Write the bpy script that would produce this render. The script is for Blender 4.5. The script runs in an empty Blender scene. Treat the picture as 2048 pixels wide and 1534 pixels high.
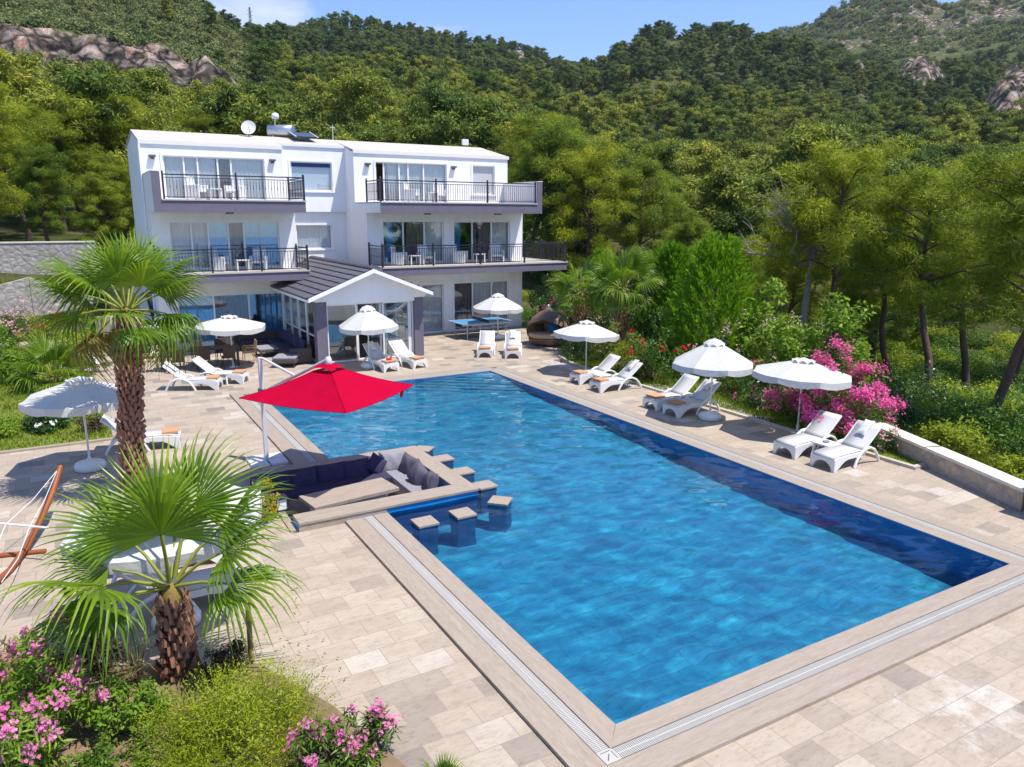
import bpy, math, random
import numpy as np
from mathutils import Vector, Matrix

S = bpy.context.scene
COL = S.collection
R = math.radians

# ------------------------------------------------------------------ camera
CAM_LOC = np.array([-4.9417, -6.1084, 5.8])
YAW, PITCH, ROLL, FOC = 0.523814, 0.219766, 0.0039295, 1515.116
def cam_axes():
    f = np.array([math.sin(YAW)*math.cos(PITCH), math.cos(YAW)*math.cos(PITCH), -math.sin(PITCH)])
    r = np.array([math.cos(YAW), -math.sin(YAW), 0.0]); u = np.cross(r, f)
    c, s = math.cos(ROLL), math.sin(ROLL)
    return c*r + s*u, -s*r + c*u, f
_r, _u, _f = cam_axes()
cam = bpy.data.cameras.new('camera'); cam_o = bpy.data.objects.new('camera', cam); COL.objects.link(cam_o)
M = Matrix(((_r[0], _u[0], -_f[0], CAM_LOC[0]), (_r[1], _u[1], -_f[1], CAM_LOC[1]), (_r[2], _u[2], -_f[2], CAM_LOC[2]), (0, 0, 0, 1)))
cam_o.matrix_world = M
cam.sensor_width = 36.0; cam.lens = FOC/2048*36.0; cam.clip_start = 0.1; cam.clip_end = 6000
S.camera = cam_o

# ------------------------------------------------------------------ light
SUN = Vector((0.28, -0.35, 1.0)).normalized()
w = bpy.data.worlds.new('World'); S.world = w; w.use_nodes = True
nt = w.node_tree; nt.nodes.clear()
out = nt.nodes.new('ShaderNodeOutputWorld'); bg = nt.nodes.new('ShaderNodeBackground')
sky = nt.nodes.new('ShaderNodeTexSky'); sky.sky_type = 'NISHITA'; sky.sun_disc = False
sky.sun_elevation = math.asin(SUN.z); sky.sun_rotation = math.atan2(SUN.x, SUN.y)
sky.altitude = 600; sky.air_density = 1.0; sky.dust_density = 0.1; sky.ozone_density = 3.0
bg.inputs['Strength'].default_value = 0.15
# thin clouds low over the hills
tc = nt.nodes.new('ShaderNodeTexCoord'); mp = nt.nodes.new('ShaderNodeMapping'); mp.inputs['Scale'].default_value = (3.0, 3.0, 9.0)
nz = nt.nodes.new('ShaderNodeTexNoise'); nz.inputs['Scale'].default_value = 1.7; nz.inputs['Detail'].default_value = 8; nz.inputs['Roughness'].default_value = 0.6
rp = nt.nodes.new('ShaderNodeValToRGB'); rp.color_ramp.elements[0].position = 0.56; rp.color_ramp.elements[1].position = 0.80
rp.color_ramp.elements[1].color = (0.75, 0.75, 0.75, 1)
mx = nt.nodes.new('ShaderNodeMix'); mx.data_type = 'RGBA'
nt.links.new(tc.outputs['Generated'], mp.inputs[0]); nt.links.new(mp.outputs[0], nz.inputs[0]); nt.links.new(nz.outputs['Fac'], rp.inputs[0])
# a brighter bank of cloud in one direction
dv = nt.nodes.new('ShaderNodeVectorMath'); dv.operation = 'DOT_PRODUCT'
_d = _f*FOC + _r*(515-1024) - _u*(52-767); _d = _d/np.linalg.norm(_d); dv.inputs[1].default_value = tuple(_d)
mr = nt.nodes.new('ShaderNodeMapRange'); mr.inputs[1].default_value = 0.9975; mr.inputs[2].default_value = 0.9998; mr.inputs[3].default_value = 0; mr.inputs[4].default_value = 0.55
ad = nt.nodes.new('ShaderNodeMath'); ad.operation = 'ADD'; ad.use_clamp = True
nt.links.new(tc.outputs['Generated'], dv.inputs[0]); nt.links.new(dv.outputs['Value'], mr.inputs[0])
nt.links.new(rp.outputs[0], ad.inputs[0]); nt.links.new(mr.outputs[0], ad.inputs[1])
nt.links.new(ad.outputs[0], mx.inputs[0])
tint = nt.nodes.new('ShaderNodeMix'); tint.data_type = 'RGBA'; tint.blend_type = 'MULTIPLY'; tint.inputs[0].default_value = 1; tint.inputs[7].default_value = (.50, .55, .68, 1)
nt.links.new(sky.outputs[0], tint.inputs[6]); nt.links.new(tint.outputs[2], mx.inputs[6]); mx.inputs[7].default_value = (3.0, 3.1, 3.3, 1)
nt.links.new(mx.outputs[2], bg.inputs[0]); nt.links.new(bg.outputs[0], out.inputs[0])

sl = bpy.data.lights.new('sun', 'SUN'); sl.cycles.is_caustics_light = True; sl.energy = 3.1; sl.angle = R(0.53); sl.color = (1.0, 0.945, 0.85)
so = bpy.data.objects.new('sun', sl); COL.objects.link(so)
so.rotation_euler = SUN.to_track_quat('Z', 'Y').to_euler(); so.location = (10, -10, 60)
S.view_settings.view_transform = 'Standard'; S.view_settings.look = 'None'
S.view_settings.exposure = 1.12; S.view_settings.gamma = 1.0
S.render.engine = 'CYCLES'
S.cycles.max_bounces = 7; S.cycles.transparent_max_bounces = 14; S.cycles.diffuse_bounces = 3; S.cycles.glossy_bounces = 3; S.cycles.transmission_bounces = 4
S.cycles.caustics_reflective = False; S.cycles.caustics_refractive = True
S.cycles.use_denoising = True
try: S.cycles.denoiser = 'OPENIMAGEDENOISE'
except Exception: pass
S.cycles.sample_clamp_indirect = 6

# ------------------------------------------------------------------ helpers
def tag(o, label=None, cat=None, group=None, kind=None):
    if label: o['label'] = label
    if cat: o['category'] = cat
    if group: o['group'] = group
    if kind: o['kind'] = kind
    return o
def empty(name, loc=(0, 0, 0), rz=0.0, label=None, cat=None, group=None):
    o = bpy.data.objects.new(name, None); COL.objects.link(o); o.empty_display_size = 0.2
    o.location = loc; o.rotation_euler = (0, 0, rz)
    return tag(o, label, cat, group)
def children(o): return [c for c in bpy.data.objects if c.parent == o]
def copy_tree(o, kids, parent=None):
    """kids: dict object -> list of children"""
    c = o.copy(); COL.objects.link(c)
    if parent: c.parent = parent
    for ch in kids.get(o, []): copy_tree(ch, kids, c)
    return c
def kids_of(root):
    d = {}
    def walk(o):
        d[o] = children(o)
        for c in d[o]: walk(c)
    walk(root); return d

class MB:
    def __init__(s): s.V = []; s.F = []; s.M = []; s.S = []; s.n = 0
    def add(s, V, F, m=0, smooth=False):
        V = np.asarray(V, float).reshape(-1, 3)
        if isinstance(F, np.ndarray):
            k = F.shape[1]; s.F.append((F+s.n).astype(np.int32)); nf = len(F)
            s.M.append(np.full(nf, m, np.int32)); s.S.append(np.full(nf, smooth, bool))
        else:
            for f in F:
                s.F.append((np.asarray([f])+s.n).astype(np.int32)); s.M.append(np.array([m], np.int32)); s.S.append(np.array([smooth], bool))
        s.V.append(V); s.n += len(V); return s
    def box(s, x0, x1, y0, y1, z0, z1, m=0, mat=None):
        V = np.array([(x, y, z) for z in (z0, z1) for y in (y0, y1) for x in (x0, x1)], float)
        if mat is not None: V = tr(V, mat)
        return s.add(V, np.array([[0, 2, 3, 1], [4, 5, 7, 6], [0, 1, 5, 4], [2, 6, 7, 3], [0, 4, 6, 2], [1, 3, 7, 5]]), m)
    def quad(s, a, b, c, d, m=0): return s.add([a, b, c, d], np.array([[0, 1, 2, 3]]), m)
    def poly(s, pts, m=0): return s.add(pts, [list(range(len(pts)))], m)
    def prism(s, pts2, lo, hi, axis='z', m=0):
        """extrude a 2D polygon along an axis (x: pts are (y,z); y: (x,z); z: (x,y))"""
        n = len(pts2)
        def P(a, b, h): return {'z': (a, b, h), 'y': (a, h, b), 'x': (h, a, b)}[axis]
        V = [P(a, b, lo) for a, b in pts2]+[P(a, b, hi) for a, b in pts2]
        F = [list(range(n))[::-1], list(range(n, 2*n))]+[[i, (i+1) % n, n+(i+1) % n, n+i] for i in range(n)]
        return s.add(V, F, m)
    def tube(s, pts, rad, n=8, m=0, cap=True, smooth=True, flat=None):
        pts = np.asarray(pts, float); k = len(pts)
        rad = np.broadcast_to(np.asarray(rad, float), (k,)) if np.ndim(rad) < 2 else rad
        T = np.gradient(pts, axis=0); T /= np.linalg.norm(T, axis=1)[:, None]+1e-12
        a = np.array([0, 0, 1.0]) if abs(T[0][2]) < .9 else np.array([1.0, 0, 0])
        V = []
        u = np.cross(T[0], a); u /= np.linalg.norm(u)
        for i in range(k):
            u = u-T[i]*np.dot(u, T[i]); u /= np.linalg.norm(u)+1e-12; v = np.cross(T[i], u)
            for j in range(n):
                an = 2*math.pi*(j+.5)/n
                V.append(pts[i]+rad[i]*(math.cos(an)*u*(flat or 1)+math.sin(an)*v))
        F = np.array([[i*n+j, i*n+(j+1) % n, (i+1)*n+(j+1) % n, (i+1)*n+j] for i in range(k-1) for j in range(n)])
        s.add(V, F, m, smooth)
        if cap:
            s.add([V[j] for j in range(n)], [list(range(n))[::-1]], m); s.add([V[(k-1)*n+j] for j in range(n)], [list(range(n))], m)
        return s
    def lathe(s, prof, n=16, c=(0, 0, 0), m=0, smooth=True):
        V = [(c[0]+r*math.cos(2*math.pi*j/n), c[1]+r*math.sin(2*math.pi*j/n), c[2]+z) for r, z in prof for j in range(n)]
        F = np.array([[i*n+j, i*n+(j+1) % n, (i+1)*n+(j+1) % n, (i+1)*n+j] for i in range(len(prof)-1) for j in range(n)])
        return s.add(V, F, m, smooth)
    def data(s, name):
        V = np.concatenate(s.V); me = bpy.data.meshes.new(name)
        tot = np.concatenate([np.full(len(f), f.shape[1], np.int32) for f in s.F])
        lv = np.concatenate([f.ravel() for f in s.F]); st = np.concatenate([[0], np.cumsum(tot)[:-1]]).astype(np.int32)
        me.vertices.add(len(V)); me.vertices.foreach_set('co', V.ravel().astype(np.float32))
        me.loops.add(len(lv)); me.loops.foreach_set('vertex_index', lv.astype(np.int32))
        me.polygons.add(len(tot)); me.polygons.foreach_set('loop_start', st)
        me.polygons.foreach_set('material_index', np.concatenate(s.M)); me.polygons.foreach_set('use_smooth', np.concatenate(s.S))
        me.update(calc_edges=True); me.validate(); return me
    def build(s, name, mats, parent=None, loc=None, rot=None, bevel=0):
        me = s.data(name)
        for mm in (mats if isinstance(mats, (list, tuple)) else [mats]): me.materials.append(mm)
        o = bpy.data.objects.new(name, me); COL.objects.link(o)
        if parent: o.parent = parent
        if loc is not None: o.location = loc
        if rot is not None: o.rotation_euler = rot
        if bevel:
            b = o.modifiers.new('bevel', 'BEVEL'); b.width = bevel; b.segments = 2; b.limit_method = 'ANGLE'; b.angle_limit = R(40)
        return o
def tr(V, M):
    M = np.array(M); return np.asarray(V)@M[:3, :3].T+M[:3, 3]
def mat_rt(rx=0, ry=0, rz=0, t=(0, 0, 0)):
    from mathutils import Euler
    return Matrix.Translation(t)@Euler((rx, ry, rz)).to_matrix().to_4x4()
def nrm(v):
    v = np.asarray(v, float); return v/(np.linalg.norm(v, axis=-1, keepdims=True)+1e-12)
def project(P):
    d = np.atleast_2d(P)-CAM_LOC; wv = d@_f
    return 1024+FOC*(d@_r)/wv, 767-FOC*(d@_u)/wv, wv

# ------------------------------------------------------------------ materials
def mat(name):
    m = bpy.data.materials.new(name); m.use_nodes = True; t = m.node_tree; t.nodes.clear()
    o = t.nodes.new('ShaderNodeOutputMaterial'); return m, t, o
def N(t, kind, **kw):
    n = t.nodes.new(kind)
    for k, v in kw.items():
        if k.startswith('i_'):
            key = k[2:]; key = int(key) if key.isdigit() else key.replace('_', ' ')
            n.inputs[key].default_value = v
        else: setattr(n, k, v)
    return n
def ramp(t, src, stops):
    r = t.nodes.new('ShaderNodeValToRGB'); e = r.color_ramp.elements
    while len(e) < len(stops): e.new(0.5)
    for el, (p, c) in zip(e, stops): el.position = p; el.color = (*c, 1) if len(c) == 3 else c
    t.links.new(src, r.inputs[0]); return r.outputs[0]
def mixc(t, fac, a, b, mode='MIX'):
    m = t.nodes.new('ShaderNodeMix'); m.data_type = 'RGBA'; m.blend_type = mode
    for i, v in ((0, fac), (6, a), (7, b)):
        if hasattr(v, 'links'): t.links.new(v, m.inputs[i])
        else: m.inputs[i].default_value = v if i == 0 else ((*v, 1) if len(v) == 3 else v)
    return m.outputs[2]
def noise(t, scale, detail=4, rough=.55, vec=None, stretch=None, out='Fac'):
    n = N(t, 'ShaderNodeTexNoise'); n.inputs['Scale'].default_value = scale; n.inputs['Detail'].default_value = detail; n.inputs['Roughness'].default_value = rough
    if vec is None: vec = N(t, 'ShaderNodeTexCoord').outputs['Object']
    if stretch:
        mp = N(t, 'ShaderNodeMapping'); mp.inputs['Scale'].default_value = stretch; t.links.new(vec, mp.inputs[0]); vec = mp.outputs[0]
    t.links.new(vec, n.inputs[0]); return n.outputs[out]
def bump(t, h, strength=.3, dist=.02):
    b = N(t, 'ShaderNodeBump'); b.inputs['Strength'].default_value = strength; b.inputs['Distance'].default_value = dist
    t.links.new(h, b.inputs['Height']); return b.outputs[0]
def simple(name, col, rough=.6, var=.12, scale=3.0, bmp=0, bscale=40, metal=0, spec=.4, stretch=None, transl=0):
    m, t, o = mat(name); p = N(t, 'ShaderNodeBsdfPrincipled'); p.inputs['Roughness'].default_value = rough; p.inputs['Metallic'].default_value = metal
    p.inputs['Specular IOR Level'].default_value = spec
    c = np.array(col)
    f = noise(t, scale, 5, .6, stretch=stretch)
    cc = ramp(t, f, [(.25, tuple(np.clip(c*(1-var), 0, 1))), (.75, tuple(np.clip(c*(1+var), 0, 1)))])
    t.links.new(cc, p.inputs['Base Color'])
    if bmp: t.links.new(bump(t, noise(t, bscale, 3), bmp, .01 if bscale > 9 else .05), p.inputs['Normal'])
    if transl:
        tl = N(t, 'ShaderNodeBsdfTranslucent'); t.links.new(cc, tl.inputs[0]); ms = N(t, 'ShaderNodeMixShader'); ms.inputs[0].default_value = transl
        t.links.new(p.outputs[0], ms.inputs[1]); t.links.new(tl.outputs[0], ms.inputs[2]); t.links.new(ms.outputs[0], o.inputs[0])
    else: t.links.new(p.outputs[0], o.inputs[0])
    return m
def leafmat(name, c1, c2, c3=None, transl=.35, rough=.5, objvar=.25, spec=.3):
    """leaf to leaf and plant to plant colour variation"""
    m, t, o = mat(name)
    g = N(t, 'ShaderNodeNewGeometry'); oi = N(t, 'ShaderNodeObjectInfo')
    f = noise(t, .9, 2, .5)
    a = N(t, 'ShaderNodeMath', operation='MULTIPLY_ADD'); t.links.new(g.outputs['Random Per Island'], a.inputs[0]); a.inputs[1].default_value = .55
    b = N(t, 'ShaderNodeMath', operation='MULTIPLY_ADD'); t.links.new(f, b.inputs[0]); b.inputs[1].default_value = 1.1; b.inputs[2].default_value = -.30
    t.links.new(b.outputs[0], a.inputs[2])
    cc = ramp(t, a.outputs[0], [(.1, c1), (.55, c2), (.95, c3 or c2)])
    hs = N(t, 'ShaderNodeHueSaturation'); t.links.new(cc, hs.inputs['Color'])
    v = N(t, 'ShaderNodeMapRange'); t.links.new(oi.outputs['Random'], v.inputs[0]); v.inputs[3].default_value = 1-objvar; v.inputs[4].default_value = 1+objvar
    t.links.new(v.outputs[0], hs.inputs['Value'])
    h2 = N(t, 'ShaderNodeMapRange'); t.links.new(oi.outputs['Random'], h2.inputs[0]); h2.inputs[3].default_value = .5+.06*objvar; h2.inputs[4].default_value = .5-.10*objvar
    t.links.new(h2.outputs[0], hs.inputs['Hue'])
    d = N(t, 'ShaderNodeBsdfPrincipled'); d.inputs['Roughness'].default_value = rough; d.inputs['Specular IOR Level'].default_value = spec
    tl = N(t, 'ShaderNodeBsdfTranslucent'); t.links.new(hs.outputs[0], d.inputs['Base Color']); t.links.new(hs.outputs[0], tl.inputs[0])
    ms = N(t, 'ShaderNodeMixShader'); ms.inputs[0].default_value = transl
    t.links.new(d.outputs[0], ms.inputs[1]); t.links.new(tl.outputs[0], ms.inputs[2]); t.links.new(ms.outputs[0], o.inputs[0])
    return m

MT = {}
def build_materials():
    MT['white_paint'] = simple('white_paint', (.85, .845, .835), .75, .05, 2.2, .08, 60, stretch=(1.5, 1.5, .22))
    MT['cream_paint'] = simple('cream_paint', (.78, .75, .70), .7, .03, 1.2)
    MT['roof_beige'] = simple('roof_beige', (.47, .43, .385), .8, .07, 1.5)
    MT['purple'] = simple('purple_paint', (.155, .14, .185), .75, .10, 2.5)
    MT['frame_white'] = simple('window_frame_white', (.82, .82, .83), .35, .02)
    MT['iron'] = simple('black_iron', (.02, .02, .028), .45, .1)
    MT['white_plastic'] = simple('white_resin', (.70, .70, .69), .38, .03, 2)
    MT['sling'] = simple('white_sling', (.52, .51, .50), .7, .05, 6, .15, 220)
    MT['pillow_grey'] = simple('pale_pillow', (.62, .60, .57), .85, .08, 8)
    MT['white_wicker'] = simple('white_wicker', (.74, .74, .74), .6, .08, 30, .6, 90)
    MT['canvas'] = simple('white_canvas', (.63, .63, .61), .85, .05, 5, .35, 7, transl=.22)
    MT['canvas_red'] = simple('red_canvas', (.43, .0015, .030), .9, .10, 3, .5, 5, spec=.04, transl=.16)
    MT['alu'] = simple('pale_aluminium', (.62, .62, .66), .35, .04)
    MT['towel'] = simple('orange_towel', (.50, .26, .13), .95, .12, 12, .4, 150)
    MT['navy'] = simple('navy_cushion', (.036, .034, .078), .9, .25, 8, .2, 120)
    MT['charcoal'] = simple('charcoal_cushion', (.10, .095, .13), .9, .2, 8, .2, 120)
    MT['lightgrey'] = simple('light_grey_cushion', (.24, .24, .28), .9, .12, 8, .2, 120)
    MT['rattan'] = simple('dark_rattan', (.085, .062, .055), .6, .3, 40, .8, 110)
    MT['rattan_b'] = simple('brown_rattan', (.20, .12, .09), .6, .3, 40, .8, 110)
    MT['tan'] = simple('tan_cushion', (.55, .38, .22), .9, .08, 6)
    MT['blue_cushion'] = simple('blue_cushion', (.02, .22, .50), .85, .1, 6)
    MT['wood'] = simple('oiled_wood', (.26, .075, .022), .5, .3, 6, stretch=(1, 12, 12))
    MT['darkwood'] = simple('dark_wood', (.05, .03, .025), .5, .2, 8)
    MT['bamboo'] = simple('weathered_post', (.22, .15, .06), .8, .3, 7, stretch=(6, 6, 1))
    MT['yellow_top'] = simple('yellowed_wood', (.45, .33, .05), .8, .2, 9)
    MT['rope'] = simple('white_rope', (.72, .72, .72), .9, .1, 20)
    MT['tt_blue'] = simple('table_blue', (.06, .25, .48), .5, .05, 2)
    MT['dark_metal'] = simple('dark_metal', (.05, .05, .055), .45, .1)
    MT['curtain'] = simple('sheer_curtain', (.78, .78, .77), .9, .12, 5, stretch=(8, 8, .4), transl=.25)
    MT['drape'] = simple('purple_brown_drape', (.15, .105, .115), .9, .2, 5, stretch=(8, 8, .4))
    MT['roller'] = simple('grey_roller_blind', (.70, .74, .76), .8, .04, 2)
    MT['shutter'] = simple('pale_shutter', (.56, .56, .57), .7, .04, 2)
    MT['blue_box'] = simple('dark_blue_blind_box', (.02, .045, .16), .5, .1, 3)
    MT['interior'] = simple('interior_wall', (.42, .37, .33), .9, .06, 2)
    MT['int_floor'] = simple('interior_floor', (.16, .10, .07), .5, .15, 3)
    MT['bark'] = simple('pine_bark', (.105, .065, .05), .9, .45, 6, .8, 14, stretch=(3, 3, 1))
    MT['bark_grey'] = simple('dead_branch_bark', (.30, .26, .24), .9, .3, 6, .5, 14)
    MT['palm_boot'] = simple('palm_leaf_base', (.30, .145, .09), .85, .5, 9, .5, 30, stretch=(2, 2, 1))
    MT['palm_trunk'] = simple('palm_trunk', (.12, .065, .045), .95, .4, 12, .6, 30)
    MT['stem'] = simple('shrub_stem', (.14, .10, .06), .9, .3, 9)
    MT['soil'] = simple('garden_soil', (.20, .135, .085), .95, .35, 2.5, .7, 20)
    MT['gravel'] = simple('pale_gravel', (.5, .47, .45), .9, .4, 30, 1, 30)
    MT['sea'] = simple('sea', (.005, .05, .16), .15, .2, .01)
    MT['limestone'] = simple('pale_limestone', (.66, .60, .50), .85, .14, 3, .3, 25)
    MT['roof_tile'] = simple('grey_purple_tile', (.105, .102, .125), .6, .14, 5)
    MT['lamp_dark'] = simple('lamp_grey', (.12, .11, .12), .5, .05)
    MT['steel'] = simple('stainless_steel', (.55, .56, .58), .3, .05, 3, metal=.8)
    MT['panel'] = simple('solar_collector', (.03, .025, .03), .2, .2, 5)
    MT['solar_blue'] = simple('tank_end_blue', (.16, .22, .38), .5, .35, 9)
    MT['red_plastic'] = simple('red_plastic', (.62, .02, .03), .4, .05)
    MT['rock'] = simple('cliff_rock', (.38, .33, .29), .95, .35, .25, 1, .8)

    # ---- travertine tiles
    def travertine(name, tile=(.52, .42), base=((.50, .43, .36), (.34, .29, .25)), stain=False, rot=0.0, grout=(.27, .22, .175)):
        m, t, o = mat(name); p = N(t, 'ShaderNodeBsdfPrincipled'); p.inputs['Roughness'].default_value = .62; p.inputs['Specular IOR Level'].default_value = .3
        tcn = N(t, 'ShaderNodeTexCoord').outputs['Object']
        mp = N(t, 'ShaderNodeMapping'); mp.inputs['Rotation'].default_value = (0, 0, rot); t.links.new(tcn, mp.inputs[0])
        br = N(t, 'ShaderNodeTexBrick'); t.links.new(mp.outputs[0], br.inputs[0]); br.offset = .5; br.squash = 1
        br.inputs['Scale'].default_value = 1; br.inputs['Mortar Size'].default_value = .005; br.inputs['Mortar Smooth'].default_value = .1
        br.inputs['Brick Width'].default_value = tile[0]; br.inputs['Row Height'].default_value = tile[1]; br.inputs['Bias'].default_value = 0
        br.inputs[1].default_value = (0, 0, 0, 1); br.inputs[2].default_value = (1, 1, 1, 1); br.inputs[3].default_value = (.5, .5, .5, 1)
        tone = ramp(t, br.outputs['Color'], [(.0, (.24, .20, .17)), (.06, (.30, .25, .20)), (.18, (.365, .30, .235)), (.7, (.395, .325, .255)), (.92, (.42, .355, .285)), (1, (.47, .42, .36))])
        f1 = noise(t, 1.3, 6, .65, mp.outputs[0], (1, 2.6, 1)); f2 = noise(t, 9, 6, .7, mp.outputs[0], (1, 3, 1))
        c = mixc(t, 1.0, tone, ramp(t, f1, [(.2, (.80, .78, .76)), (.5, (1, 1, 1)), (.8, (1.12, 1.12, 1.12))]), 'MULTIPLY')
        c = mixc(t, .8, c, ramp(t, f2, [(.32, (.72, .69, .65)), (.47, (1, 1, 1)), (.62, (1.06, 1.06, 1.05)), (.75, (1.18, 1.18, 1.16))]), 'MULTIPLY')
        if stain:
            sep = N(t, 'ShaderNodeVectorMath', operation='DISTANCE'); t.links.new(tcn, sep.inputs[0]); sep.inputs[1].default_value = (3.9, -2.1, -.05)
            g = ramp(t, sep.outputs['Value'], [(0, (1, 1, 1)), (1, (0, 0, 0))]); 
            mr_ = N(t, 'ShaderNodeMapRange'); t.links.new(sep.outputs['Value'], mr_.inputs[0]); mr_.inputs[1].default_value = .3; mr_.inputs[2].default_value = 3.4; mr_.inputs[3].default_value = .10; mr_.inputs[4].default_value = -.3
            s_ = N(t, 'ShaderNodeMath', operation='ADD'); t.links.new(noise(t, 2.2, 8, .7, tcn), s_.inputs[0]); t.links.new(mr_.outputs[0], s_.inputs[1])
            k = ramp(t, s_.outputs[0], [(.56, (0, 0, 0)), (.78, (.7, .7, .7))])
            c = mixc(t, k, c, (.60, .58, .54))
        c = mixc(t, br.outputs['Fac'], c, grout)
        t.links.new(c, p.inputs['Base Color'])
        t.links.new(bump(t, f2, .15, .004), p.inputs['Normal']); t.links.new(p.outputs[0], o.inputs[0]); return m
    MT['deck'] = travertine('travertine_deck', stain=True)
    MT['deck_wall'] = travertine('travertine_cladding', (.5, .3))
    # coping: vein-cut travertine, veins along the strip
    def coping(name, along):
        m, t, o = mat(name); p = N(t, 'ShaderNodeBsdfPrincipled'); p.inputs['Roughness'].default_value = .55; p.inputs['Specular IOR Level'].default_value = .3
        st = (1, 9, 1) if along == 'x' else (9, 1, 1)
        tcn = N(t, 'ShaderNodeTexCoord').outputs['Object']
        f1 = noise(t, 1.5, 8, .7, tcn, st); f2 = noise(t, 6, 8, .75, tcn, st)
        c = ramp(t, f1, [(.22, (.275, .225, .18)), (.5, (.335, .275, .22)), (.8, (.395, .335, .28))])
        c = mixc(t, .9, c, ramp(t, f2, [(.3, (.84, .83, .82)), (.5, (1, 1, 1)), (.75, (1.12, 1.12, 1.12))]), 'MULTIPLY')
        t.links.new(c, p.inputs['Base Color']); t.links.new(p.outputs[0], o.inputs[0]); return m
    MT['cop_x'] = coping('coping_stone', 'x'); MT['cop_y'] = coping('coping_stone_long', 'y')
    MT['grate'] = simple('white_grate', (.45, .425, .39), .5, .05, 2)
    MT['kerb'] = simple('pale_kerb', (.47, .415, .345), .7, .12, 4)
    MT['grate_gap'] = simple('drain_channel', (.10, .095, .09), .9, .2, 5)
    MT['granite'] = simple('purple_granite', (.30, .265, .28), .5, .3, 60, 0)
    # stone wall
    def rubble(name, c1, c2, scale=3.2):
        m, t, o = mat(name); p = N(t, 'ShaderNodeBsdfPrincipled'); p.inputs['Roughness'].default_value = .95
        v = N(t, 'ShaderNodeTexVoronoi'); v.inputs['Scale'].default_value = scale; v2 = N(t, 'ShaderNodeTexVoronoi', feature='DISTANCE_TO_EDGE'); v2.inputs['Scale'].default_value = scale
        tcn = N(t, 'ShaderNodeTexCoord').outputs['Object']; t.links.new(tcn, v.inputs[0]); t.links.new(tcn, v2.inputs[0])
        c = mixc(t, v.outputs['Color'], c1, c2); c = mixc(t, ramp(t, v2.outputs['Distance'], [(.02, (1, 1, 1)), (.10, (0, 0, 0))]), c, (.34, .30, .27))
        t.links.new(mixc(t, .7, c, ramp(t, noise(t, 5, 6), [(.3, (.7, .7, .7)), (.7, (1.2, 1.2, 1.2))]), 'MULTIPLY'), p.inputs['Base Color'])
        t.links.new(bump(t, v2.outputs['Distance'], .6, .08), p.inputs['Normal']); t.links.new(p.outputs[0], o.inputs[0]); return m
    MT['rubble'] = rubble('rubble_stone', (.52, .48, .45), (.30, .27, .26))
    MT['rubble_y'] = rubble('yellow_rubble_stone', (.50, .38, .24), (.36, .31, .26), 4.5)
    # pool mosaic, its mottled blue streaks standing in for caustic light
    m, t, o = mat('pool_mosaic'); p = N(t, 'ShaderNodeBsdfPrincipled'); p.inputs['Roughness'].default_value = .5
    tcn = N(t, 'ShaderNodeTexCoord').outputs['Object']
    a = noise(t, 1.5, 8, .68, tcn, (1, 1.9, 1)); b = noise(t, 7, 5, .65, tcn, (1, 2.2, 1)); br = N(t, 'ShaderNodeTexBrick'); t.links.new(tcn, br.inputs[0]); br.inputs['Scale'].default_value = 1
    br.inputs['Brick Width'].default_value = 1.0; br.inputs['Row Height'].default_value = .33; br.inputs['Mortar Size'].default_value = .012; br.inputs[1].default_value = (.82, .82, .82, 1); br.inputs[2].default_value = (1.16, 1.16, 1.16, 1); br.inputs[3].default_value = (.62, .62, .62, 1)
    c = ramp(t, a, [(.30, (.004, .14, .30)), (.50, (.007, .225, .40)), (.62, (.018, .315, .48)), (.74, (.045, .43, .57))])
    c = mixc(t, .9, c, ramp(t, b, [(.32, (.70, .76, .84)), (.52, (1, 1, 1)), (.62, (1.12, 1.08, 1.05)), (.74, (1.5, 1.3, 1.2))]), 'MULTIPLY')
    c = mixc(t, .6, c, br.outputs['Color'], 'MULTIPLY')
    t.links.new(c, p.inputs['Base Color']); t.links.new(p.outputs[0], o.inputs[0]); MT['mosaic'] = m
    # water: clear surface with ripples over an absorbing body
    m, t, o = mat('pool_water'); tcn = N(t, 'ShaderNodeTexCoord').outputs['Object']
    h1 = noise(t, 3.2, 3, .55, tcn, (1, 1.5, 1)); h2 = noise(t, 13, 2, .5, tcn)
    hh = N(t, 'ShaderNodeMath', operation='MULTIPLY_ADD'); t.links.new(h2, hh.inputs[0]); hh.inputs[1].default_value = .22; t.links.new(h1, hh.inputs[2])
    nb = bump(t, hh.outputs[0], .16, .03)
    gl = N(t, 'ShaderNodeBsdfGlossy'); gl.inputs['Roughness'].default_value = .02; t.links.new(nb, gl.inputs['Normal'])
    gs = N(t, 'ShaderNodeBsdfGlass'); gs.inputs['Roughness'].default_value = 0; gs.inputs['IOR'].default_value = 1.33; gs.inputs['Color'].default_value = (.86, .97, 1, 1)
    t.links.new(gs.outputs[0], o.inputs[0])
    va = N(t, 'ShaderNodeVolumeAbsorption'); va.inputs['Color'].default_value = (.08, .66, .90, 1); va.inputs['Density'].default_value = .62
    MT['water'] = m
    # glazing
    def glazing(name, tint, base):
        m, t, o = mat(name); tp = N(t, 'ShaderNodeBsdfTransparent'); tp.inputs[0].default_value = (*tint, 1)
        gl = N(t, 'ShaderNodeBsdfGlossy'); gl.inputs['Roughness'].default_value = .0; gl.inputs[0].default_value = (.9, .95, 1, 1)
        lf = N(t, 'ShaderNodeLayerWeight'); lf.inputs[0].default_value = .5; lw = N(t, 'ShaderNodeMath', operation='POWER'); t.links.new(lf.outputs['Facing'], lw.inputs[0]); lw.inputs[1].default_value = 4.5
        ma = N(t, 'ShaderNodeMath', operation='ADD', use_clamp=True); t.links.new(lw.outputs[0], ma.inputs[0]); ma.inputs[1].default_value = base
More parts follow.
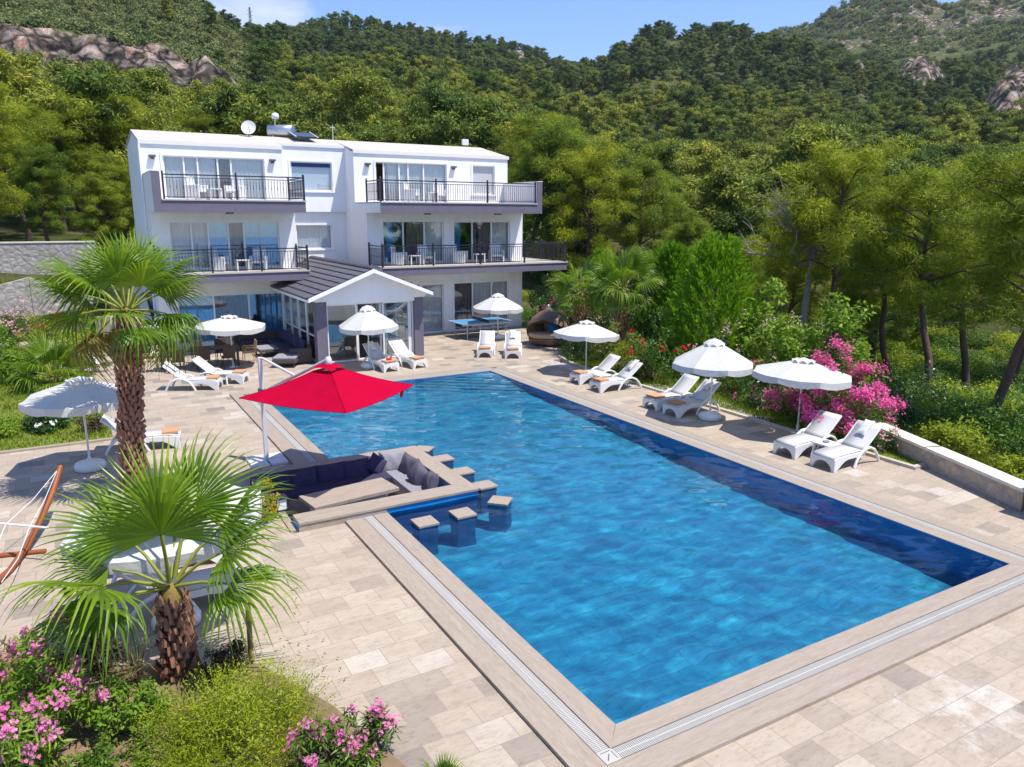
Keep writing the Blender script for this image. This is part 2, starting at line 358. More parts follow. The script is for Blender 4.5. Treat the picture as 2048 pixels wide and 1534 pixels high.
        ms = N(t, 'ShaderNodeMixShader'); t.links.new(ma.outputs[0], ms.inputs[0]); t.links.new(tp.outputs[0], ms.inputs[1]); t.links.new(gl.outputs[0], ms.inputs[2])
        t.links.new(ms.outputs[0], o.inputs[0]); return m
    MT['glass'] = glazing('window_glass', (.93, .95, .97), .07)
    MT['glass_sky_tint'] = glazing('sky_tinted_window_glass', (.50, .78, .95), .16)  # blue tint put in for the sky mirrored by some panes
    MT['glass_clear'] = glazing('porch_glass', (.85, .9, .92), .14)
    # vegetation
    MT['pine'] = leafmat('pine_needles', (.065, .115, .013), (.18, .27, .017), (.34, .41, .024), .45, .6, .22)
    MT['pine_bright'] = leafmat('bright_pine_needles', (.080, .130, .009), (.235, .305, .013), (.41, .45, .022), .46, .6, .18)
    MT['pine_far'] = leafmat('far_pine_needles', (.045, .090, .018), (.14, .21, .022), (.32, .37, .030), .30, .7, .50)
    MT['pine_hill_shade'] = leafmat('shaded_hill_pine_needles', (.026, .066, .024), (.082, .145, .028), (.22, .28, .034), .24, .7, .45)  # darker bluish copy of the far needles; haze and shadow put into the colour
    MT['mosaic_deep'] = simple('deep_blue_mosaic', (.010, .25, .60), .5, .2, 6)
    MT['scrub'] = leafmat('scrub_leaves', (.09, .13, .04), (.165, .21, .065), (.25, .28, .10), .25, .8, .3)
    MT['palm'] = leafmat('palm_frond', (.070, .150, .008), (.16, .28, .010), (.28, .39, .018), .42, .38, .12, .5)
    MT['palm_dry'] = leafmat('dry_palm_frond', (.20, .16, .03), (.28, .22, .05), (.33, .26, .08), .3, .7, .1)
    MT['petiole'] = simple('palm_petiole', (.20, .22, .03), .5, .2, 5)
    MT['leaf_dark'] = leafmat('dark_leaves', (.018, .060, .012), (.040, .110, .018), (.08, .17, .03), .3, .35, .1, .5)
    MT['leaf_mid'] = leafmat('mid_green_leaves', (.045, .11, .010), (.095, .195, .018), (.17, .27, .03), .35, .45, .1)
    MT['leaf_light'] = leafmat('light_green_leaves', (.10, .21, .014), (.19, .33, .025), (.29, .42, .05), .42, .5, .1)
    MT['leaf_yellow'] = leafmat('yellow_green_sprigs', (.19, .26, .012), (.33, .40, .02), (.44, .48, .05), .45, .6, .1)
    MT['leaf_gold'] = leafmat('golden_leaves', (.25, .20, .01), (.38, .30, .012), (.48, .38, .03), .35, .6, .05)
    MT['leaf_bronze'] = leafmat('bronze_leaves', (.035, .02, .014), (.06, .035, .02), (.10, .06, .03), .2, .4, .1)
    MT['thuja'] = leafmat('thuja_sprays', (.06, .17, .006), (.17, .34, .008), (.30, .47, .014), .42, .55, .1)
    MT['grass'] = leafmat('grass_blades', (.10, .17, .008), (.20, .29, .014), (.30, .36, .04), .4, .7, .05)
    MT['dry_grass'] = leafmat('dry_grass_blades', (.20, .19, .05), (.27, .24, .09), (.33, .29, .12), .3, .8, .05)
    MT['pink'] = leafmat('pink_oleander_petals', (.55, .10, .30), (.72, .20, .42), (.85, .42, .58), .35, .6, .05)
    MT['hotpink'] = leafmat('deep_pink_petals', (.60, .035, .20), (.78, .11, .35), (.86, .30, .52), .35, .6, .05)
    MT['palepink'] = leafmat('pale_pink_petals', (.62, .30, .34), (.72, .42, .44), (.8, .55, .55), .35, .6, .05)
    MT['red_petals'] = leafmat('red_rose_petals', (.45, .01, .012), (.60, .02, .02), (.7, .06, .05), .25, .6, .05)
    MT['white_petals'] = leafmat('white_petals', (.7, .7, .68), (.8, .8, .78), (.85, .85, .85), .3, .6, .05)
    # lawn ground and terrain
    MT['turf'] = simple('turf', (.13, .16, .02), .95, .35, 1.2, .4, 30)
    m, t, o = mat('hillside'); p = N(t, 'ShaderNodeBsdfPrincipled'); p.inputs['Roughness'].default_value = .95; p.inputs['Specular IOR Level'].default_value = .1
    tcn = N(t, 'ShaderNodeTexCoord').outputs['Object']; ge = N(t, 'ShaderNodeNewGeometry')
    sx = N(t, 'ShaderNodeSeparateXYZ'); t.links.new(ge.outputs['Normal'], sx.inputs[0])
    a = noise(t, .035, 8, .65, tcn); b = noise(t, .35, 6, .7, tcn)
    gcol = ramp(t, b, [(.3, (.04, .06, .018)), (.5, (.07, .09, .025)), (.62, (.15, .125, .06)), (.8, (.27, .22, .14))])
    rcol = ramp(t, noise(t, .28, 5, .62, tcn, (1, 1, .3)), [(.36, (.035, .035, .025)), (.44, (.13, .105, .09)), (.50, (.26, .215, .19)), (.56, (.38, .33, .30)), (.61, (.30, .14, .085)), (.66, (.50, .46, .43))])
    vo = N(t, 'ShaderNodeTexVoronoi', feature='DISTANCE_TO_EDGE'); mpv = N(t, 'ShaderNodeMapping'); mpv.inputs['Scale'].default_value = (1, 1, .45); wv = N(t, 'ShaderNodeVectorMath', operation='MULTIPLY_ADD'); t.links.new(noise(t, .4, 4, .6, tcn, None, 'Color'), wv.inputs[0]); wv.inputs[1].default_value = (3.5, 3.5, 3.5); t.links.new(tcn, wv.inputs[2])
    t.links.new(wv.outputs[0], mpv.inputs[0]); t.links.new(mpv.outputs[0], vo.inputs[0]); vo.inputs['Scale'].default_value = .22
    rcol = mixc(t, 1.0, rcol, ramp(t, vo.outputs['Distance'], [(.02, (.12, .12, .12)), (.10, (.55, .53, .52)), (.30, (1.15, 1.12, 1.1))]), 'MULTIPLY')
    at = N(t, 'ShaderNodeAttribute', attribute_name='rock')
    s_ = N(t, 'ShaderNodeMath', operation='ADD'); t.links.new(at.outputs['Fac'], s_.inputs[0])
    b2 = N(t, 'ShaderNodeMath', operation='MULTIPLY_ADD'); t.links.new(noise(t, .12, 7, .7, tcn), b2.inputs[0]); b2.inputs[1].default_value = 2.0; b2.inputs[2].default_value = -1.06; t.links.new(b2.outputs[0], s_.inputs[1])
    k = ramp(t, s_.outputs[0], [(.42, (0, 0, 0)), (.56, (1, 1, 1))])
    t.links.new(mixc(t, k, gcol, rcol), p.inputs['Base Color']); t.links.new(bump(t, noise(t, .5, 8, .75, tcn), .8, 1.2), p.inputs['Normal'])
    t.links.new(p.outputs[0], o.inputs[0]); MT['hill'] = m
build_materials()
rng = np.random.default_rng(7)
# ================================================================= TERRAIN
def px_dir(px, py):
    d = _f + _r*(px-1024)/FOC - _u*(py-767)/FOC
    h = math.hypot(d[0], d[1]); return math.atan2(d[0], d[1]), d[2]/h
DS = [40, 60, 85, 110, 140, 170, 188, 220, 280, 340, 400, 460, 560, 700, 900, 1100, 1600]
# rise above eye level, in tangent units of 1/1515, per bearing (first number) and distance (DS)
COLS = {
 -700: [-200, -40, 40, 120, 200, 260, 330, 390, 470, 540, 600, 620, 560, 500, 400, 330, 220],
 -200: [-200, -36, 55, 135, 225, 285, 370, 415, 480, 550, 620, 640, 560, 500, 400, 330, 220],
 0:    [-200, -34, 57, 140, 230, 288, 372, 415, 480, 550, 620, 620, 560, 480, 400, 330, 220],
 150:  [-205, -36, 50, 130, 205, 258, 372, 412, 470, 530, 575, 560, 480, 440, 400, 330, 220],
 300:  [-210, -60, 40, 110, 190, 262, 342, 376, 430, 476, 512, 480, 430, 400, 350, 300, 220],
 420:  [-215, -80, 30, 100, 175, 235, 326, 350, 398, 438, 410, 345, 330, 330, 300, 260, 200],
 540:  [-220, -95, 25, 90, 155, 195, 255, 285, 325, 352, 345, 345, 366, 330, 280, 240, 200],
 620:  [-220, -96, 30, 90, 145, 180, 200, 240, 285, 320, 345, 355, 372, 330, 280, 240, 200],
 700:  [-220, -96, 30, 90, 140, 172, 190, 225, 268, 305, 345, 362, 388, 330, 280, 240, 200],
 850:  [-222, -100, 28, 88, 132, 165, 182, 215, 255, 292, 330, 345, 366, 320, 270, 240, 200],
 1000: [-230, -110, 10, 70, 115, 148, 165, 200, 245, 280, 315, 328, 346, 310, 270, 240, 200],
 1120: [-240, -125, -20, 40, 88, 120, 138, 175, 222, 262, 295, 300, 318, 290, 260, 240, 200],
 1180: [-248, -135, -35, 28, 70, 102, 120, 160, 205, 250, 290, 305, 300, 280, 250, 230, 200],
 1280: [-257, -146, -50, 16, 52, 84, 100, 145, 218, 285, 345, 364, 320, 290, 250, 230, 200],
 1440: [-275, -170, -70, 2, 44, 78, 95, 138, 210, 282, 350, 372, 330, 290, 280, 250, 200],
 1560: [-300, -190, -85, -8, 40, 76, 95, 138, 206, 275, 330, 350, 310, 300, 408, 330, 240],
 1640: [-320, -200, -95, -15, 38, 74, 93, 134, 195, 255, 302, 318, 300, 330, 440, 350, 240],
 1700: [-333, -205, -98, -20, 35, 72, 91, 132, 188, 242, 285, 298, 290, 335, 447, 355, 240],
 1760: [-338, -208, -100, -24, 34, 70, 90, 130, 182, 232, 270, 285, 280, 340, 440, 360, 240],
 1850: [-340, -210, -103, -25, 32, 70, 90, 130, 180, 230, 270, 288, 280, 345, 420, 380, 250],
 1950: [-340, -210, -103, -25, 30, 70, 90, 130, 178, 225, 262, 284, 280, 355, 442, 400, 260],
 2060: [-340, -210, -103, -25, 30, 72, 95, 132, 178, 225, 265, 288, 290, 375, 464, 420, 270],
 2300: [-340, -210, -100, -20, 35, 80, 100, 145, 205, 250, 285, 300, 330, 390, 485, 440, 280],
 3200: [-340, -210, -110, -40, 10, 50, 70, 110, 160, 200, 230, 250, 290, 340, 430, 400, 260],
}
_ck = sorted(COLS); _az = np.array([px_dir(k, 455)[0] for k in _ck])
_ct = np.array([[px_dir(k, 455-v)[1] for v in COLS[k]] for k in _ck])      # tan elevation
_cz = 5.8+_ct*np.array(DS)[None, :]
def hash_noise(x, y, sc, seed=0):
    x = np.asarray(x)/sc; y = np.asarray(y)/sc; xi = np.floor(x); yi = np.floor(y); fx = x-xi; fy = y-yi
    fx = fx*fx*(3-2*fx); fy = fy*fy*(3-2*fy)
    def h(a, b): v = np.sin(a*127.1+b*311.7+seed*74.7)*43758.5453; return v-np.floor(v)
    return (h(xi, yi)*(1-fx)+h(xi+1, yi)*fx)*(1-fy)+(h(xi, yi+1)*(1-fx)+h(xi+1, yi+1)*fx)*fy
def sstep(a, b, x): t = np.clip((x-a)/(b-a), 0, 1); return t*t*(3-2*t)
def terrain_z(x, y):
    x = np.asarray(x, float); y = np.asarray(y, float)
    dx = x-CAM_LOC[0]; dy = y-CAM_LOC[1]; d = np.hypot(dx, dy); az = np.arctan2(dx, dy)
    i = np.clip(np.searchsorted(_az, az)-1, 0, len(_az)-2); t = np.clip((az-_az[i])/(_az[i+1]-_az[i]), 0, 1)
    t = t*t*(3-2*t)*.5+t*.5
    Dn = np.array(DS, float); j = np.clip(np.searchsorted(Dn, d)-1, 0, len(Dn)-2); u = np.clip((d-Dn[j])/(Dn[j+1]-Dn[j]), 0, 1)
    z = (_cz[i, j]*(1-u)+_cz[i, j+1]*u)*(1-t)+(_cz[i+1, j]*(1-u)+_cz[i+1, j+1]*u)*t
    amp = np.clip((d-60)/250, 0, 1)
    z = z+amp*((hash_noise(x, y, 38, 1)-.5)*9+(hash_noise(x, y, 15, 2)-.5)*4+(hash_noise(x, y, 6, 3)-.5)*1.6)
    z = z+np.clip((d-650)/200, 0, 1)*((hash_noise(x, y, 90, 5)-.5)*26+(hash_noise(x, y, 30, 6)-.5)*14)
    rk_ = np.clip(rock_mask(x, y)-.35, 0, 1)*np.clip((d-100)/60, 0, 1); z = z+rk_*((hash_noise(x, y, 9, 11)-.5)*11+(hash_noise(x, y, 4, 12)-.5)*8+(hash_noise(x, y, 2.2, 13)-.5)*4.5)
    kn = np.where((d > 280) & (d < 475) & (az > px_dir(1600, 455)[0]), np.clip(rock_mask(x, y)-.45, 0, .6)/.6, 0); z = z+kn*8.5
    # behind the viewer the land falls away to the sea
    rel = np.abs(np.arctan2(np.sin(az-YAW), np.cos(az-YAW)))
    back = sstep(1.15, 1.9, rel)
    z = z*(1-back)+back*(-.4-np.clip(d-14, 0, 400)*.36)
    # the plot and its terraces
    near = -.30-2.7*sstep(15, 34, x)
    near = np.where((x < -3.4) & (y > 36.1), 2.0, near); near = np.where((x < -3.4) & (y > 44.1), 4.1+.12*(y-44), near)
    near = np.where((x >= -3.4) & (y > 38), -.3+.16*(y-38), near)
    near = np.where((x > -3) & (x < 10.6) & (y > -3) & (y < 21.6), -3.0, near)
    k = sstep(48, 64, d)*(1-back*.0)
    k = np.where(rel > 1.4, sstep(17, 26, d), k)
    return near*(1-k)+z*k
def rock_mask(x, y):
    x = np.asarray(x, float); y = np.asarray(y, float)
    dx = x-CAM_LOC[0]; dy = y-CAM_LOC[1]; d = np.hypot(dx, dy); az = np.arctan2(dx, dy)
    a = lambda px: px_dir(px, 455)[0]
    k = np.zeros_like(d)
    k = np.maximum(k, np.exp(-((d-179)/13)**2)*(1-sstep(a(590), a(660), az))*1.0)
    def blob(px, dd, wpx, wd, v):
        return v*np.exp(-((az-a(px))/(wpx/1515.0))**2-((d-dd)/wd)**2)
    for b in ((1050, 500, 70, 42, 1.0), (1110, 470, 40, 30, .9), (1000, 490, 40, 26, .7), (1800, 425, 44, 44, 1.25), (1998, 410, 44, 42, 1.25), (1985, 345, 46, 38, 1.25), (1690, 420, 20, 20, 1.1),
              (1370, 405, 14, 9, .9), (1290, 400, 16, 8, .7), (1430, 152, 62, 26, .85), (1330, 190, 30, 14, .7), (590, 205, 26, 12, .9), (1700, 355, 16, 8, .9), (1330, 205, 20, 7, .6)):
        k = np.maximum(k, blob(*b))
    k = np.maximum(k, sstep(640, 760, d)*.56)
    return k
az_l = np.concatenate([np.linspace(-1.35, 1.45, 520), np.linspace(1.45, 2*math.pi-1.35, 90)[1:-1]])+YAW
d_l = np.unique(np.concatenate([np.array([.5, 2, 4]), np.geomspace(6, 1500, 210), np.arange(160, 204, 1.1)]))
AA, DD = np.meshgrid(az_l, d_l); X = CAM_LOC[0]+DD*np.sin(AA); Y = CAM_LOC[1]+DD*np.cos(AA); Z = terrain_z(X, Y)
na = len(az_l); nd = len(d_l)
idx = np.arange(na*nd).reshape(nd, na); nx = np.roll(idx, -1, axis=1)
F = np.stack([idx[:-1].ravel(), idx[1:].ravel(), nx[1:].ravel(), nx[:-1].ravel()], 1)
mb = MB(); mb.add(np.stack([X.ravel(), Y.ravel(), Z.ravel()], 1), F[:, ::-1], 0, True)
hill = mb.build('terrain', MT['hill']); tag(hill, 'wooded hillsides and rocky slopes round the villa', None, None, 'structure')
at = hill.data.attributes.new('rock', 'FLOAT', 'POINT'); at.data.foreach_set('value', rock_mask(X.ravel(), Y.ravel()).astype(np.float32))
mb = MB(); n = 64
mb.add([(CAM_LOC[0]+2600*math.cos(2*math.pi*i/n), CAM_LOC[1]+2600*math.sin(2*math.pi*i/n), -70) for i in range(n)], [list(range(n))])
tag(mb.build('sea', MT['sea']), 'blue sea below the slope', None, None, 'structure')

# ================================================================= POOL
PW, PL = 8.43, 18.73
BX0, BX1, BY0, BY1 = -1.85, 2.03, 7.40, 10.82        # sunken lounge in the pool
def floor_z(y): return -1.45+.60*float(sstep(5.0, 15.5, y))
poolpoly = [(0, 0), (PW, 0), (PW, PL), (0, PL), (0, BY1), (BX1, BY1), (BX1, BY0), (0, BY0)]
mb = MB()
ys = [0, 3, 5, 6, BY0, 8, 9, 10, BY1, 12, 13, 14, 15.5, PL]
for a, b in zip(ys[:-1], ys[1:]):
    x0 = BX1 if (a >= BY0 and b <= BY1) else 0
    mb.quad((x0, a, floor_z(a)), (PW, a, floor_z(a)), (PW, b, floor_z(b)), (x0, b, floor_z(b)), 0)
for (a, b) in [q for k, q in enumerate(zip(poolpoly, poolpoly[1:]+poolpoly[:1])) if k not in (4, 5, 6)]:
    mb.quad((a[0], a[1], -1.5), (b[0], b[1], -1.5), (b[0], b[1], -.012), (a[0], a[1], -.012), 1)
for k in range(7):                                    # steps across the far corner
    L = 1.3+.42*k; z = -.14-.125*k
    mb.prism([(PW-.001*k, PL-.001*k), (PW-L*1.25, PL-.001*k), (PW-.001*k, PL-L)], -1.5, z, 'z')
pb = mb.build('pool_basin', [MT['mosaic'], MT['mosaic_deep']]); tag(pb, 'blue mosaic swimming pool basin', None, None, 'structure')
wp = [(-.02, -.02), (PW+.02, -.02), (PW+.02, PL+.02), (-.02, PL+.02), (-.02, BY1-.02), (BX1-.02, BY1-.02), (BX1-.02, BY0+.02), (-.02, BY0+.02)]
mb = MB(); cs = .05                                     # rippled surface
gx = np.unique(np.concatenate([np.arange(-.02, PW+.02, cs), [PW+.02, BX1-.02]])); gy = np.unique(np.concatenate([np.arange(-.02, PL+.02, cs), [PL+.02, BY0+.02, BY1-.02]]))
GX, GY = np.meshgrid(gx, gy); GZ = -.028+0*GX; wr_ = np.random.default_rng(77)
for k in range(46):
    lam = wr_.uniform(.24, 1.1); th_ = wr_.normal(.9, .8); ph_ = wr_.uniform(0, 6.28); am = .0030*lam**1.2*wr_.uniform(.4, 1)
    GZ = GZ+am*np.sin(2*math.pi/lam*(GX*math.cos(th_)+GY*math.sin(th_))+ph_)*.55
ii = np.arange(GX.size).reshape(GX.shape); q_ = np.stack([ii[:-1, :-1].ravel(), ii[:-1, 1:].ravel(), ii[1:, 1:].ravel(), ii[1:, :-1].ravel()], 1)
cxm = (GX[:-1, :-1]+GX[1:, 1:]).ravel()/2; cym = (GY[:-1, :-1]+GY[1:, 1:]).ravel()/2; q_ = q_[~((cxm < BX1-.02) & (cym > BY0+.02) & (cym < BY1-.02))]
mb.add(np.stack([GX.ravel(), GY.ravel(), GZ.ravel()], 1), q_, 0, True)
wat = mb.build('pool_water', MT['water']); wat.cycles.is_caustics_caster = True; pb.cycles.is_caustics_receiver = True
tag(wat, 'clear blue pool water', None, None, 'structure')
# coping rings: inner band, drain channel, outer band
RI, RG, RO = .30, .50, .86
def band(o0, o1, z0, z1, mats, name, label):
    mb = MB()
    near = [(-o1, -o1), (PW+o1, -o1), (PW+o0, -o0), (-o0, -o0)]; far = [(-o0, PL+o0), (PW+o0, PL+o0), (PW+o1, PL+o1), (-o1, PL+o1)]
    right = [(PW+o0, -o0), (PW+o1, -o1), (PW+o1, PL+o1), (PW+o0, PL+o0)]
    ln = [(-o1, -o1), (-o0, -o0), (-o0, BY0), (-o1, BY0)]; lf = [(-o1, BY1), (-o0, BY1), (-o0, PL+o0), (-o1, PL+o1)]
    g = .0015
    for P, m in ((near, 0), (far, 0), (right, 1), (ln, 1), (lf, 1)):
        cx = sum(p[0] for p in P)/4; cy = sum(p[1] for p in P)/4
        P = [(p[0]+g*np.sign(cx-p[0]), p[1]+g*np.sign(cy-p[1])) for p in P]
        mb.prism(P, z0, z1, 'z', m)
    o = mb.build(name, mats); tag(o, label, None, None, 'structure'); return o
band(0, RI, -.14, 0, [MT['cop_x'], MT['cop_y']], 'pool_coping', 'travertine coping round the pool')
band(RI, RG, -.14, -.035, [MT['grate_gap'], MT['grate_gap']], 'drain_channel', 'overflow channel round the pool')
band(RG, RO, -.14, 0, [MT['cop_x'], MT['cop_y']], 'pool_kerb', 'outer travertine kerb round the pool')
def grate(label, x0, x1, y0, y1, along):
    mb = MB(); pitch = .026; wd = .0165
    a0, a1 = (x0, x1) if along == 'x' else (y0, y1)
    k = int((a1-a0)/pitch); q = (np.arange(k)+.5)*(a1-a0)/k+a0
    V = []; F = []
    for i, c in enumerate(q):
        lo, hi = c-wd/2, c+wd/2
        b = i*8
        if along == 'x': pts = [(x, y, z) for z in (-.02, -.003) for y in (y0, y1) for x in (lo, hi)]
        else: pts = [(x, y, z) for z in (-.02, -.003) for y in (lo, hi) for x in (x0, x1)]
        V += pts; F += [[b+4, b+5, b+7, b+6], [b, b+1, b+5, b+4], [b+2, b+6, b+7, b+3], [b, b+4, b+6, b+2], [b+1, b+3, b+7, b+5]]
    mb.add(V, np.array(F))
    if along == 'x': mb.box(a0, a1, (y0+y1)/2-.008, (y0+y1)/2+.008, -.018, -.0015)
    else: mb.box((x0+x1)/2-.008, (x0+x1)/2+.008, a0, a1, -.018, -.0015)
    return tag(mb.build('drain_grate', MT['grate']), label, 'grate', 'slatted overflow grates round the pool')
e = .012
grate('white slatted grate along the near end of the pool', -RI, PW+RI, -RG+e, -RI-e, 'x')
grate('white slatted grate along the house end of the pool', -RI, PW+RI, PL+RI+e, PL+RG-e, 'x')
grate('white slatted grate along the pool edge facing the loungers and pink oleander', PW+RI+e, PW+RG-e, -RI, PL+RI, 'y')
grate('white slatted grate between corner plate and sunken lounge', -RG+e, -RI-e, -RI, BY0-.01, 'y')
grate('white slatted grate beneath the red parasol', -RG+e, -RI-e, BY1+.01, PL+RI, 'y')
cp = MB(); cp.box(-RG+.005, -RI-.002, -RG+.005, -RI-.002, -.03, .003)
cpo = cp.build('corner_plate', MT['grate']); tag(cpo, 'square white drain plate with three slots at the pool corner', 'drain cover')
sl_ = MB(); c0 = -.40
sl_.box(-.462, -.338, -.330, -.322, .0035, .0055); sl_.box(-.330, -.322, -.462, -.338, .0035, .0055)
sl_.box(-.055, .055, -.006, .006, .0035, .0055, mat=mat_rt(0, 0, R(50), (-.41, -.41, 0)))
sl_.build('slot', MT['grate_gap'], cpo)
# ================================================================= DECK
DZ = -.05
mb = MB()
def deck(poly): mb.prism(poly, -.30, DZ, 'z')
deck([(-20, 19.59), (15.6, 19.59), (15.6, 28.7), (-20, 28.7)]); deck([(-20, 28.7), (-1.93, 28.7), (-1.93, 36), (-20, 36)])
deck([(9.29, -14), (11.8, -14), (11.8, 19.59), (9.29, 19.59)]); deck([(11.8, -14), (15, -14), (15, 2.2), (11.8, 2.2)]); deck([(11.8, 2.2), (12.8, 2.2), (12.8, 3.95), (11.8, 3.95)])
deck([(-20, -14), (9.29, -14), (9.29, -.86), (-20, -.86)])
deck([(-20, -.86), (-.86, -.86), (-.86, BY0), (-20, BY0)]); deck([(-20, BY0), (BX0, BY0), (BX0, BY1), (-20, BY1)]); deck([(-20, BY1), (-.86, BY1), (-.86, 19.59), (-20, 19.59)])
tag(mb.build('pavement', MT['deck']), 'travertine tiled pool deck', None, None, 'structure')
# lawns and beds
mb = MB(); mb.prism([(-20, 15.95), (-4.45, 15.85), (-4.6, 24), (-5.0, 33), (-20, 35.9)], -.2, -.015, 'z')
tag(mb.build('lawn', MT['turf']), 'lawn beside the deck', None, None, 'structure')
mb = MB(); mb.prism([(-20, 15.82), (-4.32, 15.72), (-4.32, 15.85), (-20, 15.95)], -.2, .0, 'z'); mb.prism([(-4.45, 15.85), (-4.32, 15.85), (-4.47, 24), (-4.6, 24)], -.2, .0, 'z')
tag(mb.build('lawn_kerb', MT['cop_x']), 'stone kerb along the lawn', None, None, 'structure')
mb = MB(); mb.prism([(11.93, 3.9), (13.0, 3.9), (13.1, 5.6), (18, 8), (18, 30), (15.7, 30), (15.6, 20.2), (12.55, 20.2), (12.1, 18.4), (11.95, 14)], -.3, -.03, 'z')
tag(mb.build('garden_ground', MT['turf']), 'planted strip beside the pool deck', None, None, 'structure')
mb = MB(); mb.prism([(11.8, 3.85), (12.45, 3.85), (12.45, 3.98), (11.93, 3.98), (11.95, 14), (11.82, 14)], -.3, .02, 'z')
mb.prism([(11.82, 14), (11.95, 14), (12.1, 18.4), (12.55, 20.1), (12.43, 20.18), (11.97, 18.45)], -.3, .02, 'z')
tag(mb.build('garden_kerb', MT['kerb']), 'low stone kerb along the garden', None, None, 'structure')
bedpoly = [(-11, 6.4), (-6.6, 5.2), (-5.0, 4.2), (-3.35, 3.35), (-2.75, 2.0), (-2.3, .3), (-2.0, -4), (-11, -4)]
mb = MB(); mb.prism(bedpoly, -.2, -.02, 'z'); tag(mb.build('soil', MT['soil']), 'bare earth of the planting bed', None, None, 'structure')
# pale pebbles along the garden edge
V = []; F = []
def pebbles(n, area, size, label):
    mb = MB()
    for i in range(n):
        x = rng.uniform(area[0], area[1]); y = rng.uniform(area[2], area[3]); s = rng.uniform(.6, 1.2)*size; a = rng.uniform(0, 3.14)
        c, sn = math.cos(a)*s, math.sin(a)*s
        P = [(x+c, y+sn, -.03), (x-sn, y+c, -.03), (x-c, y-sn, -.03), (x+sn, y-c, -.03), (x, y, -.03+s*.8)]
        mb.add(P, np.array([[0, 1, 4], [1, 2, 4], [2, 3, 4], [3, 0, 4]]))
    return tag(mb.build('gravel', MT['gravel']), label, 'gravel', None, 'stuff')
g1 = pebbles(2600, (11.96, 12.6, 8.6, 13.9), .035, 'pale pebbles scattered along the garden kerb')
mb2 = pebbles(1800, (11.2, 11.8, 14.0, 19.6), .03, 'white pebbles strewn on the deck under the far parasol'); mb2.location.z = -.01

# ================================================================= STONE WALLS
def wall_run(pts, thick, z0, z1, name, m, label, cap=None, zs=None):
    root = empty(name, (pts[0][0], pts[0][1], z0), 0, label, 'wall'); ox, oy = pts[0]
    mb = MB(); cb = MB()
    for k, (a, b) in enumerate(zip(pts[:-1], pts[1:])):
        a = np.array(a, float); b = np.array(b, float); d = nrm(b-a); nn = np.array([-d[1], d[0]])*thick/2
        za, zb = (z1, z1) if zs is None else (zs[k], zs[k+1])
        L = np.linalg.norm(b-a)
        P = [a-nn, b-nn, b+nn, a+nn]
        V = [(p[0]-ox, p[1]-oy, 0) for p in P]+[(p[0]-ox, p[1]-oy, z-z0) for p, z in zip(P, (za, zb, zb, za))]
        F = np.array([[3, 2, 1, 0], [4, 5, 6, 7], [0, 1, 5, 4], [1, 2, 6, 5], [2, 3, 7, 6], [3, 0, 4, 7]])
        mb.add(V, F)
        if cap:
            n2 = np.array([-d[1], d[0]])*(thick/2+.04); P = [a-n2-d*.03, b-n2+d*.03, b+n2+d*.03, a+n2-d*.03]
            cb.add([(p[0]-ox, p[1]-oy, z-z0+.001) for p, z in zip(P, (za, zb, zb, za))]+[(p[0]-ox, p[1]-oy, z-z0+.07) for p, z in zip(P, (za, zb, zb, za))], F)
    mb.build('stonework', m, root)
    if cap: cb.build('cap', cap, root)
    return root
wall_run([(11.42, 1.18), (12.42, 3.86), (13.25, 6.1)], .36, -.3, .36, 'low_wall', MT['rubble_y'], 'low rubble wall with smooth white capping beside the deck', MT['limestone'])
pr = empty('stone_pillar', (11.3, .82, -.3), 0, 'square rubble gate pillar with pale cap at the end of the low wall', 'pillar')
mb = MB(); mb.box(-.2, .42, -.3, .3, 0, 1.0); mb.build('stonework', MT['rubble_y'], pr)
mb = MB(); mb.box(-.25, .47, -.35, .35, 1.0, 1.08); mb.build('cap', MT['limestone'], pr)
wall_run([(-22, 36.2), (-8, 36.0), (-6.7, 36), (-3.5, 36.3)], .45, -.3, 2.5, 'retaining_wall', MT['rubble'], 'lower pale rubble retaining wall with curved top behind the lawn', None, [2.3, 2.5, 2.85, 1.4])
wall_run([(-24, 44.2), (-3.6, 44)], .45, 1.5, 4.15, 'retaining_wall', MT['rubble'], 'upper rubble retaining wall below the pines', MT['limestone'])
# travertine clad ramp wall beside the villa
rw = empty('ramp_wall', (-2.35, 26.9, DZ), 0, 'travertine clad ramp wall sloping down beside the villa', 'wall')
mb = MB(); mb.prism([(0, 0), (7.5, 0), (7.5, 2.3), (5.0, 2.2), (0, .25)], -.16, .16, 'x'); mb.build('cladding', MT['deck_wall'], rw)
mb = MB(); mb.prism([(0, .25), (5.0, 2.2), (7.5, 2.3), (7.5, 2.37), (4.98, 2.27), (0, .32)], -.19, .19, 'x'); mb.build('cap', MT['limestone'], rw)
mb = MB(); mb.box(-4.3, -2.52, 30.2, 30.5, DZ, 1.5); tag(mb.build('garden_wall', MT['deck_wall']), 'beige tile clad wall behind the dining table', 'wall')

